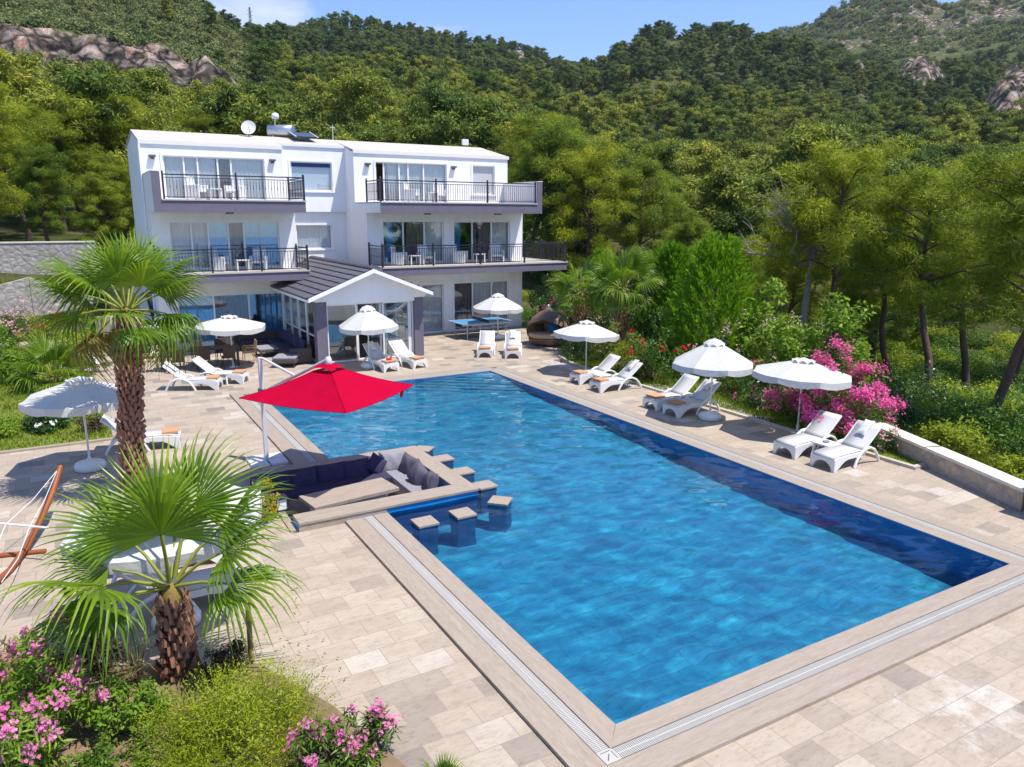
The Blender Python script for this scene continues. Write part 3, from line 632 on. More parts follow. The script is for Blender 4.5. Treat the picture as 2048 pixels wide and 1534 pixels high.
# ================================================================= SUNKEN LOUNGE
LT = .14
lg = empty('sunken_lounge', (0, 0, 0), 0, 'sunken seating pit with broad travertine ledge set into the pool', 'seating pit')
mb = MB()
mb.box(BX0, BX1, BY1-.40, BY1, -1.5, LT-.06, 1); mb.box(BX1-.37, BX1, BY0, BY1-.40, -1.5, LT-.06, 1); mb.box(BX0+.1, BX1-.37, BY0, BY0+.42, -1.5, LT-.06, 1)
mb.build('wall', [MT['cop_x'], MT['mosaic_deep']], lg)
mb = MB(); o_ = .03
mb.prism([(BX0, BY1-.43), (BX1-.40, BY1-.43), (BX1+o_, BY1+o_), (BX0, BY1+o_)], LT-.06, LT, 'z'); mb.prism([(BX0+.1, BY0-o_), (BX1+o_, BY0-o_), (BX1-.40, BY0+.45), (BX0+.1, BY0+.45)], LT-.06, LT, 'z')
mb.prism([(BX1-.40, BY0+.452), (BX1+o_, BY0-o_+.002), (BX1+o_, BY1+o_-.002), (BX1-.40, BY1-.432)], LT-.06, LT, 'z', 1)
mb.build('ledge', [MT['cop_x'], MT['cop_y']], lg, bevel=.008)
mb = MB(); mb.box(BX0+.1, -.01, BY0-.012, BY0-.001, -.05, LT-.07); mb.build('facing', MT['cop_x'], lg)
mb = MB(); mb.box(-.84, -.01, BY0-.02, BY0-.013, -.02, LT-.10); mb.build('granite_band', MT['granite'], lg)
mb = MB(); mb.box(BX0, BX1-.36, BY0+.4, BY1-.38, -.75, -.62); mb.build('floor', MT['granite'], lg)
mb = MB(); mb.box(BX0+.02, 1.03, 9.72, BY1-.41, -.62, -.26); mb.box(1.03, BX1-.375, BY0+.43, BY1-.41, -.62, -.26); mb.build('bench', MT['cop_x'], lg)
mb = MB(); mb.box(BX0+.03, .98, 9.68, 10.40, -.258, -.14); mb.build('bench_pad', MT['navy'], lg, bevel=.02)
mb = MB(); mb.box(.99, BX1-.385, BY0+.45, BY1-.42, -.258, -.14); mb.build('bench_pad', MT['lightgrey'], lg, bevel=.02)
mb = MB(); mb.box(BX0-.04, BX0+.10, BY0+.05, BY1-.05, -.62, -.02); mb.build('side_wall', MT['cop_y'], lg)
def stool(x, y, rz, label):
    r0 = empty('pool_stool', (x, y, -1.45), rz, label, 'stool', 'square stone stools standing in the pool')
    z = .035+1.45
    mb = MB(); mb.box(-.19, .19, -.19, .19, 0, z-.045); mb.build('pedestal', MT['mosaic'], r0)
    mb = MB(); mb.box(-.215, .215, -.215, .215, z-.045, z); mb.build('seat', MT['cop_y'], r0, bevel=.006)
for x, y, a, l in ((2.27, 10.84, 45, 'turned square stool at the far corner of the sunken lounge'), (2.39, 9.92, 0, 'second square stool from the far corner along the lounge side'), (2.40, 8.84, 0, 'square stool midway along the lounge side facing open water'),
                   (2.40, 7.78, 0, 'square stool touching the near end of the lounge side'), (2.24, 6.80, 45, 'turned diamond stool off the near lounge corner'), (1.27, 6.58, 0, 'middle stool of the three along the near lounge wall'),
                   (.445, 6.55, 0, 'square stool nearest the coping and the near lounge wall'), (1.05, 10.98, 0, 'half hidden square stool behind the lounge back ledge, nearer the corner'), (.05, 10.98, 0, 'half hidden square stool behind the lounge back ledge, nearer the red parasol')):
    stool(x, y, R(a), l)
# ================================================================= VILLA
XL0, XL1, XR0, XR1 = -1.93, 3.92, 7.25, 15.70
YF, YU, YC, YC2, YB = 28.6, 30.2, 31.5, 31.7, 37.1
F0, F1, F2, EV = DZ, 3.45, 6.33, 8.72
villa = empty('villa', (0, 0, 0), 0, 'white three storey villa with purple grey balcony fascias and black railings', 'house')
def facade(mb, x0, x1, z0, z1, y, th, opens, m=0):
    xs = sorted({x0, x1, *[v for o in opens for v in (o[0], o[1])]}); zs = sorted({z0, z1, *[v for o in opens for v in (o[2], o[3])]})
    for i in range(len(xs)-1):
        k = 0
        while k < len(zs)-1:
            def solid(k): cx = (xs[i]+xs[i+1])/2; cz = (zs[k]+zs[k+1])/2; return not any(o[0] < cx < o[1] and o[2] < cz < o[3] for o in opens)
            if not solid(k): k += 1; continue
            j = k
            while j+1 < len(zs)-1 and solid(j+1): j += 1
            mb.box(xs[i], xs[i+1], y, y+th, zs[k], zs[j+1], m); k = j+1
OP = {'GL': (-1.2, 3.19, F0+.03, 2.36), 'L1': (-1.25, 3.19, F1+.03, 5.45), 'L2': (-1.10, 3.09, F2+.03, 8.18),
      'G1': (9.95, 11.12, F0+.03, 2.40), 'G2': (11.70, 14.88, F0+.03, 2.42), 'R1a': (8.02, 11.17, F1+.03, 5.47), 'R1b': (11.73, 14.93, F1+.03, 5.45),
      'R2': (8.34, 12.13, F2+.03, 8.26), 'R2w': (13.63, 14.92, 6.81, 8.26), 'C2': (4.59, 6.58, 6.86, 8.22), 'C1': (4.73, 6.51, 4.09, 5.25), 'G0': (7.95, 9.4, F0+.03, 2.40)}
mb = MB(); T = .25
facade(mb, XL0, XL1, F0-.2, 6.10, YF, T, [OP['GL'], OP['L1']]); facade(mb, XR0, XR1, F0-.2, 6.10, YF, T, [OP['G0'], OP['G1'], OP['G2'], OP['R1a'], OP['R1b']])
facade(mb, XL0, XL1, 6.12, EV, YU, T, [OP['L2']]); facade(mb, XR0, XR1, 6.12, EV, YU, T, [OP['R2'], OP['R2w']])
facade(mb, XL1, XR0, 5.88, EV+.2, YC, T, [OP['C2']]); facade(mb, XL1, XR0, F0-.2, 5.88, YC2, T-.02, [OP['C1']])
# flank walls (side profile with the roof pitch)
prof = [(YF+T, F0-.2), (YB, F0-.2), (YB, 8.95), (33.4, 9.36), (YU+T, EV), (YU+T, 6.11), (YF+T, 6.11)]
mb.prism(prof, XL0, XL0+.22, 'x'); mb.prism(prof, XR1-.22, XR1, 'x')
mb.prism([(YF+T, F0-.2), (YC2, F0-.2), (YC2, 5.88), (YC, 5.88), (YC, 8.99), (YU+T, EV), (YU+T, 6.11), (YF+T, 6.11)], XL1-.22, XL1, 'x')
mb.prism([(YF+T, F0-.2), (YC2, F0-.2), (YC2, 5.88), (YC, 5.88), (YC, 8.99), (YU+T, EV), (YU+T, 6.11), (YF+T, 6.11)], XR0, XR0+.22, 'x')
mb.box(XL0+.22, XR1-.22, YB-.25, YB, F0-.2, 8.93)
mb.build('wall', MT['white_paint'], villa)
# interior shell
mb = MB()
for z in (3.1, 6.0): mb.box(XL0+.23, XL1-.23, YF+.27, 34.4, z, z+.25, 1); mb.box(XR0+.23, XR1-.23, YF+.27, 34.4, z, z+.25, 1)
mb.box(XL0+.23, XR1-.23, 34.4, 34.5, 0, 8.7); mb.box(XL0+.23, XL1-.23, YF+.27, 34.4, F0-.1, F0+.02, 1); mb.box(XR0+.23, XR1-.23, YF+.27, 34.4, F0-.1, F0+.02, 1)
mb.box(11.40, 11.50, YF+.30, 34.3, 0, 6.0); mb.box(XL1+.02, XR0-.02, 32.0, 32.05, 0, 8.5); mb.box(12.8, 12.9, YU+.3, 34.3, 6.3, 8.6)
mb.build('interior_partition', [MT['interior'], MT['int_floor']], villa)
# roof
def roofslab(mb, x0, x1, yf, zf, m=0):
    mb.prism([(yf, zf), (33.4, 9.46), (YB+.15, 9.02), (YB+.15, 8.92), (33.4, 9.36), (yf, zf-.06)], x0, x1, 'x', m)
mb = MB(); roofslab(mb, XL0-.05, XL1+.0, YU-.04, EV+.05); roofslab(mb, XR0, XR1+.05, YU-.04, EV+.05); roofslab(mb, XL1+.003, XR0-.003, YC-.04, 8.99+.02)
mb.build('roof', MT['roof_beige'], villa)
mb = MB(); mb.box(XL0-.06, XL1+.01, YU-.06, YU-.005, EV-.10, EV+.055); mb.box(XR0-.01, XR1+.06, YU-.06, YU-.005, EV-.10, EV+.055); mb.box(XL1+.011, XR0-.011, YC-.06, YC-.005, 8.90, 9.02)
mb.build('eave', MT['cream_paint'], villa)
# balconies
def balcony(x0, x1, y0, y1, z0, z1, flank=None, zf=None):
    mb = MB(); mb.box(x0+.004, x1-.004, y0+.03, y1, z0, z1-.06, 0)
    b = mb.build('balcony', MT['white_paint'], villa)
    mb = MB(); mb.box(x0-.003, x1+.003, y0, y0+.03, z0-.004, z1-.06)
    if flank == 'l': mb.box(x0-.003, x0+.30, y0, y0+.03, z1-.06, zf)
    if flank == 'r': mb.box(x1-.30, x1+.003, y0, y0+.03, z1-.06, zf); 
    mb.build('fascia', MT['purple'], b)
    mb = MB(); a0 = x0+.30 if flank == 'l' else x0; a1 = x1-.30 if flank == 'r' else x1
    mb.box(a0-.0, a1+.03, y0-.04, y1, z1-.055, z1)
    mb.build('floor', MT['roof_beige'], b)
    if flank:
        mb = MB(); xx = (x0+.003, x0+.22) if flank == 'l' else (x1-.22, x1-.003)
        mb.box(xx[0], xx[1], y0+.032, y1, z1-.06, zf); mb.build('parapet', MT['white_paint'], b)
        mb = MB(); mb.box(xx[0]-.02, xx[1]+.02, y0-.01, y1, zf+.001, zf+.04); mb.build('coping', MT['cream_paint'], b)
    return b
YBF = 26.7
balcony(XL0, XL1, YBF, YU-.002, 5.84, F2, 'l', 7.36); balcony(XR0, XR1, YBF, YU-.002, 5.84, F2, 'r', 7.36)
balcony(XL0-.02, XL1, YBF, YF-.002, 3.02, F1-.02); balcony(XR0, XR1-.001, YBF, YF-.002, 3.02, F1-.02)
mb = MB(); mb.box(XR1+.001, 17.25, YBF+.03, 31.5, 3.02, F1-.08); bx = mb.build('balcony', MT['white_paint'], villa)
mb = MB(); mb.box(XR1+.0, 17.25, YBF, YBF+.03, 3.016, F1-.08); mb.box(17.22, 17.253, YBF+.03, 31.5, 3.016, F1-.08); mb.build('fascia', MT['purple'], bx)
mb = MB(); mb.box(XR1+.032, 17.29, YBF-.04, 31.5, F1-.075, F1-.02); mb.build('floor', MT['roof_beige'], bx)
# railings
def railing(p, q, z, nposts, name='railing'):
    p = np.array(p, float); q = np.array(q, float); L = np.linalg.norm(q-p); d = (q-p)/L; an = math.atan2(d[1], d[0])
    mm = mat_rt(0, 0, an, (p[0], p[1], z)); mb = MB(); H = .95
    mb.box(0, L, -.022, .022, H-.045, H, 0, mm); mb.box(0, L, -.012, .012, H-.15, H-.125, 0, mm); mb.box(0, L, -.012, .012, .07, .095, 0, mm)
    n = max(2, int(L/.118))
    for i in range(1, n):
        x = L*i/n; mb.box(x-.008, x+.008, -.008, .008, .095, H-.125, 0, mm)
        if i % 2 == 0: mb.lathe([(0.009, .40), (.019, .46), (.009, .52)], 6, tuple(tr([(x, 0, 0)], mm)[0]))
    r = mb.build(name, MT['iron'], villa)
    for i in range(nposts):
        pm = MB(); x = L*i/(nposts-1); pm.box(x-.032, x+.032, -.032, .032, -.02, H+.07, 0, mm); pm.lathe([(.045, H+.07), (.03, H+.10), (.0, H+.13)], 8, tuple(tr([(x, 0, 0)], mm)[0]))
        pm.build('post', MT['iron'], r)
z2 = F2+.0; z1 = F1-.02
railing((XL0+.40, YBF+.05), (XL1-.03, YBF+.05), z2, 3); railing((XL1-.03, YBF+.12), (XL1-.03, YU-.9), z2, 2)
railing((XL0+.02, YBF+.05), (XL1-.03, YBF+.05), z1, 4); railing((XL1-.03, YBF+.12), (XL1-.03, YF-.05), z1, 2); railing((XL0+.02, YBF+.12), (XL0+.02, YF-.05), z1, 2)
railing((XR0+.04, YBF+.05), (XR1-.38, YBF+.05), z2, 4); railing((XR0+.04, YBF+.12), (XR0+.04, YF+.0), z2, 2)
railing((XR0+.04, YBF+.05), (17.2, YBF+.05), z1, 5); railing((XR0+.04, YBF+.12), (XR0+.04, YF-.05), z1, 2); railing((17.2, YBF+.12), (17.2, 31.4), z1, 3); railing((17.15, 31.4), (15.8, 31.4), z1, 2)
# windows and sliding doors
def curtain_mesh(mb, x0, x1, z0, z1, y, waves, amp, seed, m=0):
    n = max(8, int((x1-x0)*26)); r = np.random.default_rng(seed); x = np.linspace(x0, x1, n); ph = np.cumsum(r.uniform(.6, 1.4, n))*waves
    yy = y+amp*np.sin(ph); V = np.concatenate([np.stack([x, yy, np.full(n, z0)], 1), np.stack([x, yy*.6+y*.4, np.full(n, z1)], 1)])
    i = np.arange(n-1); mb.add(V, np.stack([i, i+1, i+1+n, i+n], 1), m, True)
_seed = [1]
def opening(key, y, splits, cur, glass='glass', name='sliding_door', rec=.06, gl2=None):
    x0, x1, z0, z1 = OP[key]; fw = .055
    mb = MB(); ya, yb = y+rec, y+rec+.07
    mb.box(x0, x1, ya, yb, z1-fw, z1); mb.box(x0, x1, ya, yb, z0, z0+fw); mb.box(x0, x0+fw, ya, yb, z0+fw, z1-fw); mb.box(x1-fw, x1, ya, yb, z0+fw, z1-fw)
    for s in splits: mb.box(s-.035, s+.035, ya-.01, yb, z0+fw, z1-fw)
    fr = mb.build(name, MT['frame_white'], villa)
    tb = MB()                                             # raised plaster surround and sill
    tb.box(x0-.10, x1+.10, y-.03, y-.002, z1, z1+.09); tb.box(x0-.10, x0, y-.03, y-.002, z0, z1); tb.box(x1, x1+.10, y-.03, y-.002, z0, z1)
    if name == 'window': tb.box(x0-.12, x1+.12, y-.07, y-.002, z0-.07, z0)
    tb.build('surround', MT['white_paint'], fr)
    edges = [x0+fw, *splits, x1-fw]
    for i, (a, b) in enumerate(zip(edges[:-1], edges[1:])):
        g = glass if not gl2 else gl2[i]
        if g:
            pb = MB(); pb.box(a+(.035 if i else 0), b-(.035 if i < len(edges)-2 else 0), y+rec+.03, y+rec+.038, z0+fw, z1-fw); pb.build('pane', MT[g], fr)
        c = cur[i]
        for ch, lo, hi in (c if isinstance(c, list) else [(c, 0, 1)]):
            xa, xb = a+(b-a)*lo, a+(b-a)*hi; cm = MB(); _seed[0] += 1
            if ch == 's': curtain_mesh(cm, xa, xb, z0+.02, z1-.02, y+.19, 1.35, .022, _seed[0]); cm.build('sheer_curtain', MT['curtain'], fr)
            if ch == 'd': curtain_mesh(cm, xa, xb, z0+.02, z1-.02, y+.20, 1.5, .03, _seed[0]); cm.build('drape', MT['drape'], fr)
            if ch == 'r': cm.box(xa+.01, xb-.01, y+.16, y+.17, z0+.04, z1-.02); cm.build('roller_blind', MT['roller'], fr)
    return fr
opening('L2', YU, [-.28, .28, 1.10, 1.66], ['s', 's', [('s', 0, .9)], 'd', 's'])
opening('L1', YF, [-.42, .24, 1.06, 1.70], ['s', 's', [('s', 0, 1)], 'd', [('s', 0, .45), ('s', .5, 1)]], gl2=['glass', 'glass', 'glass_sky_tint', 'glass', 'glass_sky_tint'])
opening('GL', YF, [.24, 1.70], [[('s', 0, 1)], 'd', [('s', .35, 1)]], gl2=['glass_sky_tint', 'glass', 'glass_sky_tint'])
opening('R2', YU, [8.78, 9.58, 10.05, 10.88], ['o', [('d', 0, .3), ('s', .2, 1)], 's', 's', 's'], gl2=[None, 'glass', 'glass', 'glass', 'glass'])
opening('R1a', YF, [9.06, 10.16], [[('s', .15, .5)], [('d', .2, 1)], [('s', 0, 1)]], gl2=['glass_sky_tint', 'glass', 'glass'])
opening('R1b', YF, [12.78, 13.88], [[('s', 0, .38)], [('d', 0, .25), ('d', .4, 1)], [('s', 0, 1)]], gl2=['glass_sky_tint', 'glass', 'glass'])
opening('G0', YF, [8.7], ['s', 's']); opening('G1', YF, [], ['s']); opening('G2', YF, [12.78, 13.88], ['d', [('s', .1, 1)], [('s', 0, 1)]])
fr = opening('C2', YC, [], ['r'], name='window'); mb = MB(); mb.box(4.65, 6.52, YC+.05, YC+.09, 7.98, 8.16); mb.build('blind_box', MT['blue_box'], fr)
opening('C1', YC2, [], ['s'], name='window')
fr = opening('R2w', YU, [], ['o'], name='window', rec=.10, glass=None); mb = MB(); mb.box(13.69, 14.86, YU+.11, YU+.14, 6.87, 8.20)
for k in range(26): mb.box(13.69, 14.86, YU+.104, YU+.11, 6.88+k*.05, 6.92+k*.05)
mb.build('shutter', MT['shutter'], fr)
for x in (-1.5, 3.45, 7.93, 12.51):                        # wall lights with their shades
    mb = MB(); mb.box(x-.13, x+.13, YU-.18, YU-.002, 8.10, 8.18); mb.box(x-.06, x+.06, YU-.10, YU-.002, 8.02, 8.10); mb.build('wall_light', MT['lamp_dark'], villa)
for x, zc in ((1.0, 5.84), (9.9, 5.84), (13.7, 5.84)):
    mb = MB(); mb.box(x-.14, x+.14, 27.5, 27.75, zc-.07, zc-.005); mb.build('ceiling_light', MT['lamp_dark'], villa)
mb = MB(); mb.tube([(XL0-.05, 30.1, 0), (XL0-.05, 30.1, 8.6)], .045, 8); mb.build('downpipe', MT['white_paint'], villa)
mb = MB(); mb.box(XL0-.06, XL0-.002, 29.3, 29.42, 4.5, 4.62); mb.build('socket', MT['iron'], villa)

# ---- glazed porch
PX0, PX1, PY = 3.12, 7.63, 23.1
porch = empty('glazed_porch', (5.4, 23.1, DZ), 0, 'glazed porch with grey purple tiled gable roof and purple piers', 'porch')
def P(V): return V
ox, oy, oz = 5.4, 23.1, DZ
class PB(MB):
    def box(s, x0, x1, y0, y1, z0, z1, m=0, mat=None): return MB.box(s, x0-ox, x1-ox, y0-oy, y1-oy, z0-oz, z1-oz, m, mat)
mb = PB(); mb.box(PX0, PX0+.42, PY, PY+.42, DZ, 2.44); mb.build('pier', MT['purple'], porch)
mb = PB(); mb.box(PX1-.40, PX1, PY, PY+.42, DZ, 2.44); mb.build('pier', MT['purple'], porch)
AP = (5.36, 3.66); EL = (2.72, 2.62); ER = (7.86, 2.66)
gy0, gy1 = 22.62, 31.65
mb = MB()                                                  # gable board
pts = [(EL[0]+.10-ox, 2.44-oz), (PX1-ox+.02, 2.44-oz), (ER[0]-.05-ox, ER[1]-.05-oz), (AP[0]-ox, AP[1]-.10-oz), (EL[0]+.02-ox, EL[1]-.05-oz)]
mb.prism([(PX0-ox-.02, 2.44-oz)]+pts[1:], PY-.06-oy, PY+.02-oy, 'y'); mb.prism([(PX0+.42-ox, 2.30-oz), (PX1-.40-ox, 2.30-oz), (PX1-.40-ox, 2.44-oz), (PX0+.42-ox, 2.44-oz)], PY-.02-oy, PY+.10-oy, 'y')
mb.build('gable', MT['white_paint'], porch)
mb = MB()                                                  # barge boards
for a, b in ((EL, AP), (AP, ER)):
    mb.prism([(a[0]-ox, a[1]-.13-oz), (b[0]-ox, b[1]-.13-oz), (b[0]-ox, b[1]+.02-oz), (a[0]-ox, a[1]+.02-oz)], gy0-.05-oy, gy0-oy, 'y')
mb.prism([(EL[0]-ox-.02, EL[1]-.14-oz), (EL[0]-ox+.05, EL[1]-.14-oz), (EL[0]-ox+.05, EL[1]-.02-oz), (EL[0]-ox-.02, EL[1]-.02-oz)], gy0-oy, YF-.0-oy, 'y')
mb.build('barge_board', MT['white_paint'], porch)
def tiles(a, b, courses):
    mb = MB(); r = np.random.default_rng(3)
    ax, az = a[0]-ox, a[1]-oz; bx, bz = b[0]-ox, b[1]-oz; sgn = 1 if bx > ax else -1; nn = np.array([-(bz-az), bx-ax])*sgn; nn = nn/np.linalg.norm(nn)
    y1 = gy1-oy
    for k in range(courses):
        t0, t1 = k/courses, (k+1.06)/courses; n = 34
        ys = np.linspace(gy0-oy, y1, n+1)
        for j in range(n):
            lift = .055+.006*math.sin(j*2.1+k)
            p0 = np.array([ax+(bx-ax)*t0, az+(bz-az)*t0])+nn*lift; p1 = np.array([ax+(bx-ax)*min(t1, 1), az+(bz-az)*min(t1, 1)])+nn*.010
            q0 = p0-nn*.05; ya, yb = ys[j]+.006, ys[j+1]-.006
            mb.add([(p0[0], ya, p0[1]), (p0[0], yb, p0[1]), (p1[0], yb, p1[1]), (p1[0], ya, p1[1]), (q0[0], ya, q0[1]), (q0[0], yb, q0[1])], np.array([[0, 1, 2, 3], [4, 5, 1, 0]]) if sgn < 0 else np.array([[3, 2, 1, 0], [0, 1, 5, 4]]))
    # underlay
    mb.add([(ax, gy0-oy, az-.02), (ax, y1, az-.02), (bx, y1, bz-.02), (bx, gy0-oy, bz-.02)], np.array([[0, 1, 2, 3]]))
    return mb
rf = tiles((EL[0]-.05, EL[1]), AP, 8).build('roof', MT['roof_tile'], porch); tiles((ER[0]+.05, ER[1]), AP, 8).build('roof_slope', MT['roof_tile'], rf)
mb = MB()
for k in range(26):
    y = gy0+(gy1-gy0)*k/26-oy; mb.tube([(AP[0]-ox, y, AP[1]+.035-oz), (AP[0]-ox, y+.38, AP[1]+.015-oz)], [.10, .085], 10)
mb.build('ridge_cap', MT['roof_tile'], rf)
mb = MB(); mb.prism([(EL[0]+.05-ox, EL[1]-.10-oz), (AP[0]-ox, AP[1]-.10-oz), (AP[0]-ox, AP[1]-.05-oz), (EL[0]+.05-ox, EL[1]-.05-oz)], gy0+.03-oy, gy1-oy, 'y'); mb.prism([(AP[0]-ox, AP[1]-.10-oz), (ER[0]-.05-ox, ER[1]-.10-oz), (ER[0]-.05-ox, ER[1]-.05-oz), (AP[0]-ox, AP[1]-.05-oz)], gy0+.03-oy, gy1-oy, 'y')
mb.build('soffit', MT['white_paint'], rf)
def glazed_front(x0, x1, y, z0, z1, name, glass):
    mb = PB(); f = .06; mb.box(x0, x0+f, y, y+.08, z0, z1); mb.box(x1-f, x1, y, y+.08, z0, z1); mb.box(x0+f, x1-f, y, y+.08, z0, z0+f); mb.box(x0+f, x1-f, y, y+.08, z1-f, z1)
    o = mb.build(name, MT['frame_white'], porch)
    if glass: g = PB(); g.box(x0+f, x1-f, y+.035, y+.043, z0+f, z1-f); g.build('pane', MT[glass], o)
glazed_front(3.56, 4.80, PY+.12, DZ+.02, 2.30, 'glazed_panel', 'glass_clear'); glazed_front(4.82, 5.86, PY+.24, DZ+.02, 2.30, 'sliding_door', None)
glazed_front(5.88, 7.05, PY+.12, DZ+.02, 2.30, 'glazed_panel', 'glass_clear'); glazed_front(6.0, 7.12, PY+.24, DZ+.02, 2.30, 'sliding_door', 'glass_clear'); glazed_front(7.06, 7.22, PY+.12, DZ+.02, 2.30, 'glazed_panel', 'glass_clear')
def side_glass(x, y0, y1):
    mb = PB(); f = .06; z0, z1 = DZ+.02, 2.44
    mb.box(x, x+.08, y0, y0+f, z0, z1); mb.box(x, x+.08, y1-f, y1, z0, z1); mb.box(x, x+.08, y0+f, y1-f, z0, z0+f); mb.box(x, x+.08, y0+f, y1-f, z1-f, z1); mb.box(x, x+.08, y0+f, y1-f, 1.0, 1.05)
    o = mb.build('side_panel', MT['frame_white'], porch); g = PB(); g.box(x+.035, x+.043, y0+f, y1-f, z0+f, z1-f); g.build('pane', MT['glass_clear'], o)
for k in range(4): side_glass(PX0+.05, PY+.44+k*1.26, PY+.44+k*1.26+1.25)
for k in range(4): side_glass(PX1-.13, PY+.44+k*1.26, PY+.44+k*1.26+1.25)
mb = PB(); mb.box(PX0+.15, PX1-.15, PY+.35, 31.6, DZ, DZ+.015); mb.build('floor', MT['int_floor'], porch)
mb = PB(); mb.box(PX0+.15, PX1-.15, 31.55, 31.62, DZ+.02, 2.6); mb.build('back_wall', MT['interior'], porch)

# ---- things on the roof
def roof_z(y): return EV+.05+(y-YU)*(9.46-EV-.05)/(33.4-YU)
sd = empty('satellite_dish', (3.1, 33.0, roof_z(33.0)), R(15), 'round pale satellite dish tilted up on the left roof', 'satellite dish')
mb = MB(); prof = [(r_, .55*r_*r_) for r_ in np.linspace(0, .34, 8)]; mb.lathe(prof, 24); mb.lathe([(a, b-.012) for a, b in prof[::-1]], 24)
d = mb.build('dish', MT['white_plastic'], sd, loc=(0, 0, .40), rot=(R(72), 0, R(-38)))
mb = MB(); mb.tube([(0, .05, 0), (0, .05, .45)], .025, 8); mb.tube([(0, 0, .1), (-.15, -.35, .25), (-.22, -.42, .40)], .012, 6); mb.build('mount', MT['lamp_dark'], sd)
sw = empty('solar_water_heater', (4.75, 33.6, 9.35), 0, 'solar water heater with white drum tank above dark roof collector', 'water heater')
mb = MB(); mb.tube([(-.62, 0, .42), (-.6, 0, .42), (.6, 0, .42), (.62, 0, .42)], [.25, .29, .29, .25], 20); mb.build('tank', MT['steel'], sw, rot=(0, 0, R(-35)))
mb = MB(); mb.tube([(.60, 0, .42), (.635, 0, .42)], [.285, .27], 20); mb.build('tank_end', MT['solar_blue'], sw, rot=(0, 0, R(-35)))
mb = MB(); mb.prism([(-.2, .32), (-1.5, .02), (-1.5, .08), (-.2, .38)], .35, 1.35, 'x'); mb.build('collector', MT['panel'], sw)
mb = MB()
for x in (.32, 1.38): mb.tube([(x, -.15, .42), (x, -1.6, .05)], .03, 6)
for x in (-.4, .4): mb.tube([(x, 0, 0), (x, 0, .2)], .025, 6)
mb.build('frame', MT['white_plastic'], sw)
mb = MB(); mb.tube([(-.25, .05, .65), (-.25, .05, 1.1)], .035, 8); mb.lathe([(0, -.02), (.17, .0), (.19, .12), (.15, .25), (0, .30)], 14, (-.22, .05, .98)); mb.build('float_tank', MT['white_plastic'], sw)
an = MB(); an.tube([(0, 0, 0), (0, 0, .75)], .018, 6); an.tube([(-.12, 0, .62), (.12, 0, .62)], .01, 6); ao = an.build('antenna', MT['white_plastic'], None, loc=(7.3, 33.4, 9.44)); tag(ao, 'thin white antenna pole on the middle of the roof', 'antenna')
fl = empty('floodlight', (14.9, 33.6, 9.42), 0, 'white box floodlight on short post at the right roof end', 'floodlight')
mb = MB(); mb.box(-.19, .19, -.08, .08, .14, .46); mb.build('housing', MT['white_plastic'], fl, bevel=.02)
mb = MB(); mb.tube([(0, 0, -.03), (0, 0, .15)], .03, 8); mb.build('post', MT['lamp_dark'], fl)
# ================================================================= LOUNGERS
def lounger_proto():
    root = empty('sun_lounger', (0, 0, 0))
    W = .33
    mb = MB()
    # foot panel with arch, between the two front legs
    arch = [(-W, 0), (-W, .30), (W, .30), (W, 0), (W-.085, 0)]+[((W-.085)*math.cos(a), .02+.20*math.sin(a)) for a in np.linspace(.12, math.pi-.12, 9)]+[(-W+.085, 0)]
    mb.prism([(a, b) for a, b in arch], 0.0, .045, 'x')
    for s in (-1, 1):
        y0, y1 = (W-.055, W) if s > 0 else (-W, -W+.055)
        # side rail: leg, arch under the seat
        side = [(.0, 0), (.10, 0)]+[(.10+.62*t, .235*math.sin(min(1, t*1.5)*math.pi/2)) for t in (.06, .15, .3, .5, .7, 1)]+[(1.15, .235), (1.2, .33), (.55, .345), (.12, .335), (.02, .30)]
        mb.prism(side, y0+.002*s, y1+.002*s, 'y')
        # rear hoop
        yc = s*(W+.03); hp = [(.72, 0), (.80, .16), (.93, .32), (1.10, .41), (1.28, .42), (1.45, .35), (1.58, .22), (1.66, .08), (1.69, 0)]
        px = np.array([(x, yc, z) for x, z in hp]); mb.tube(px, .036, 8)
    mb.build('frame', MT['white_plastic'], root, bevel=.006)
    mb = MB(); sx = np.linspace(.015, 1.12, 14); 
    def slab(mb, prof, y0, y1, th):
        pr = np.array(prof); t = np.gradient(pr, axis=0); t = nrm(t); nn = np.stack([-t[:, 1], t[:, 0]], 1)
        up = pr+nn*th; n = len(pr)
        V = [(p[0], y, p[1]) for y in (y0, y1) for p in up]+[(p[0], y, p[1]) for y in (y0, y1) for p in pr]
        F = []
        for i in range(n-1):
            F += [[i, i+1, n+i+1, n+i], [2*n+i, 3*n+i, 3*n+i+1, 2*n+i+1], [i, 2*n+i, 2*n+i+1, i+1], [n+i, n+i+1, 3*n+i+1, 3*n+i]]
        F += [[0, n, 3*n, 2*n], [n-1, 3*n-1, 4*n-1, 2*n-1][::1]]
        mb.add(V, F, 0, True)
    slab(mb, [(x, .338+.02*math.sin(x*2.6)-(.045*max(0, .12-x)/.12)) for x in sx], -W+.03, W-.03, .02); mb.build('seat', MT['sling'], root)
    bk = MB(); slab(bk, [(1.10+.62*t, .355+.50*t-.03*math.sin(t*math.pi)) for t in np.linspace(0, 1, 8)], -W+.035, W-.035, .022)
    b = bk.build('backrest', MT['sling'], root)
    fm = MB()
    for s in (-1, 1): fm.tube([(1.08, s*(W-.02), .33), (1.40, s*(W-.02), .575), (1.735, s*(W-.02), .86)], .024, 8)
    fm.tube([(1.735, -W+.02, .86), (1.735, W-.02, .86)], .024, 8); fm.build('back_frame', MT['white_plastic'], b)
    return root
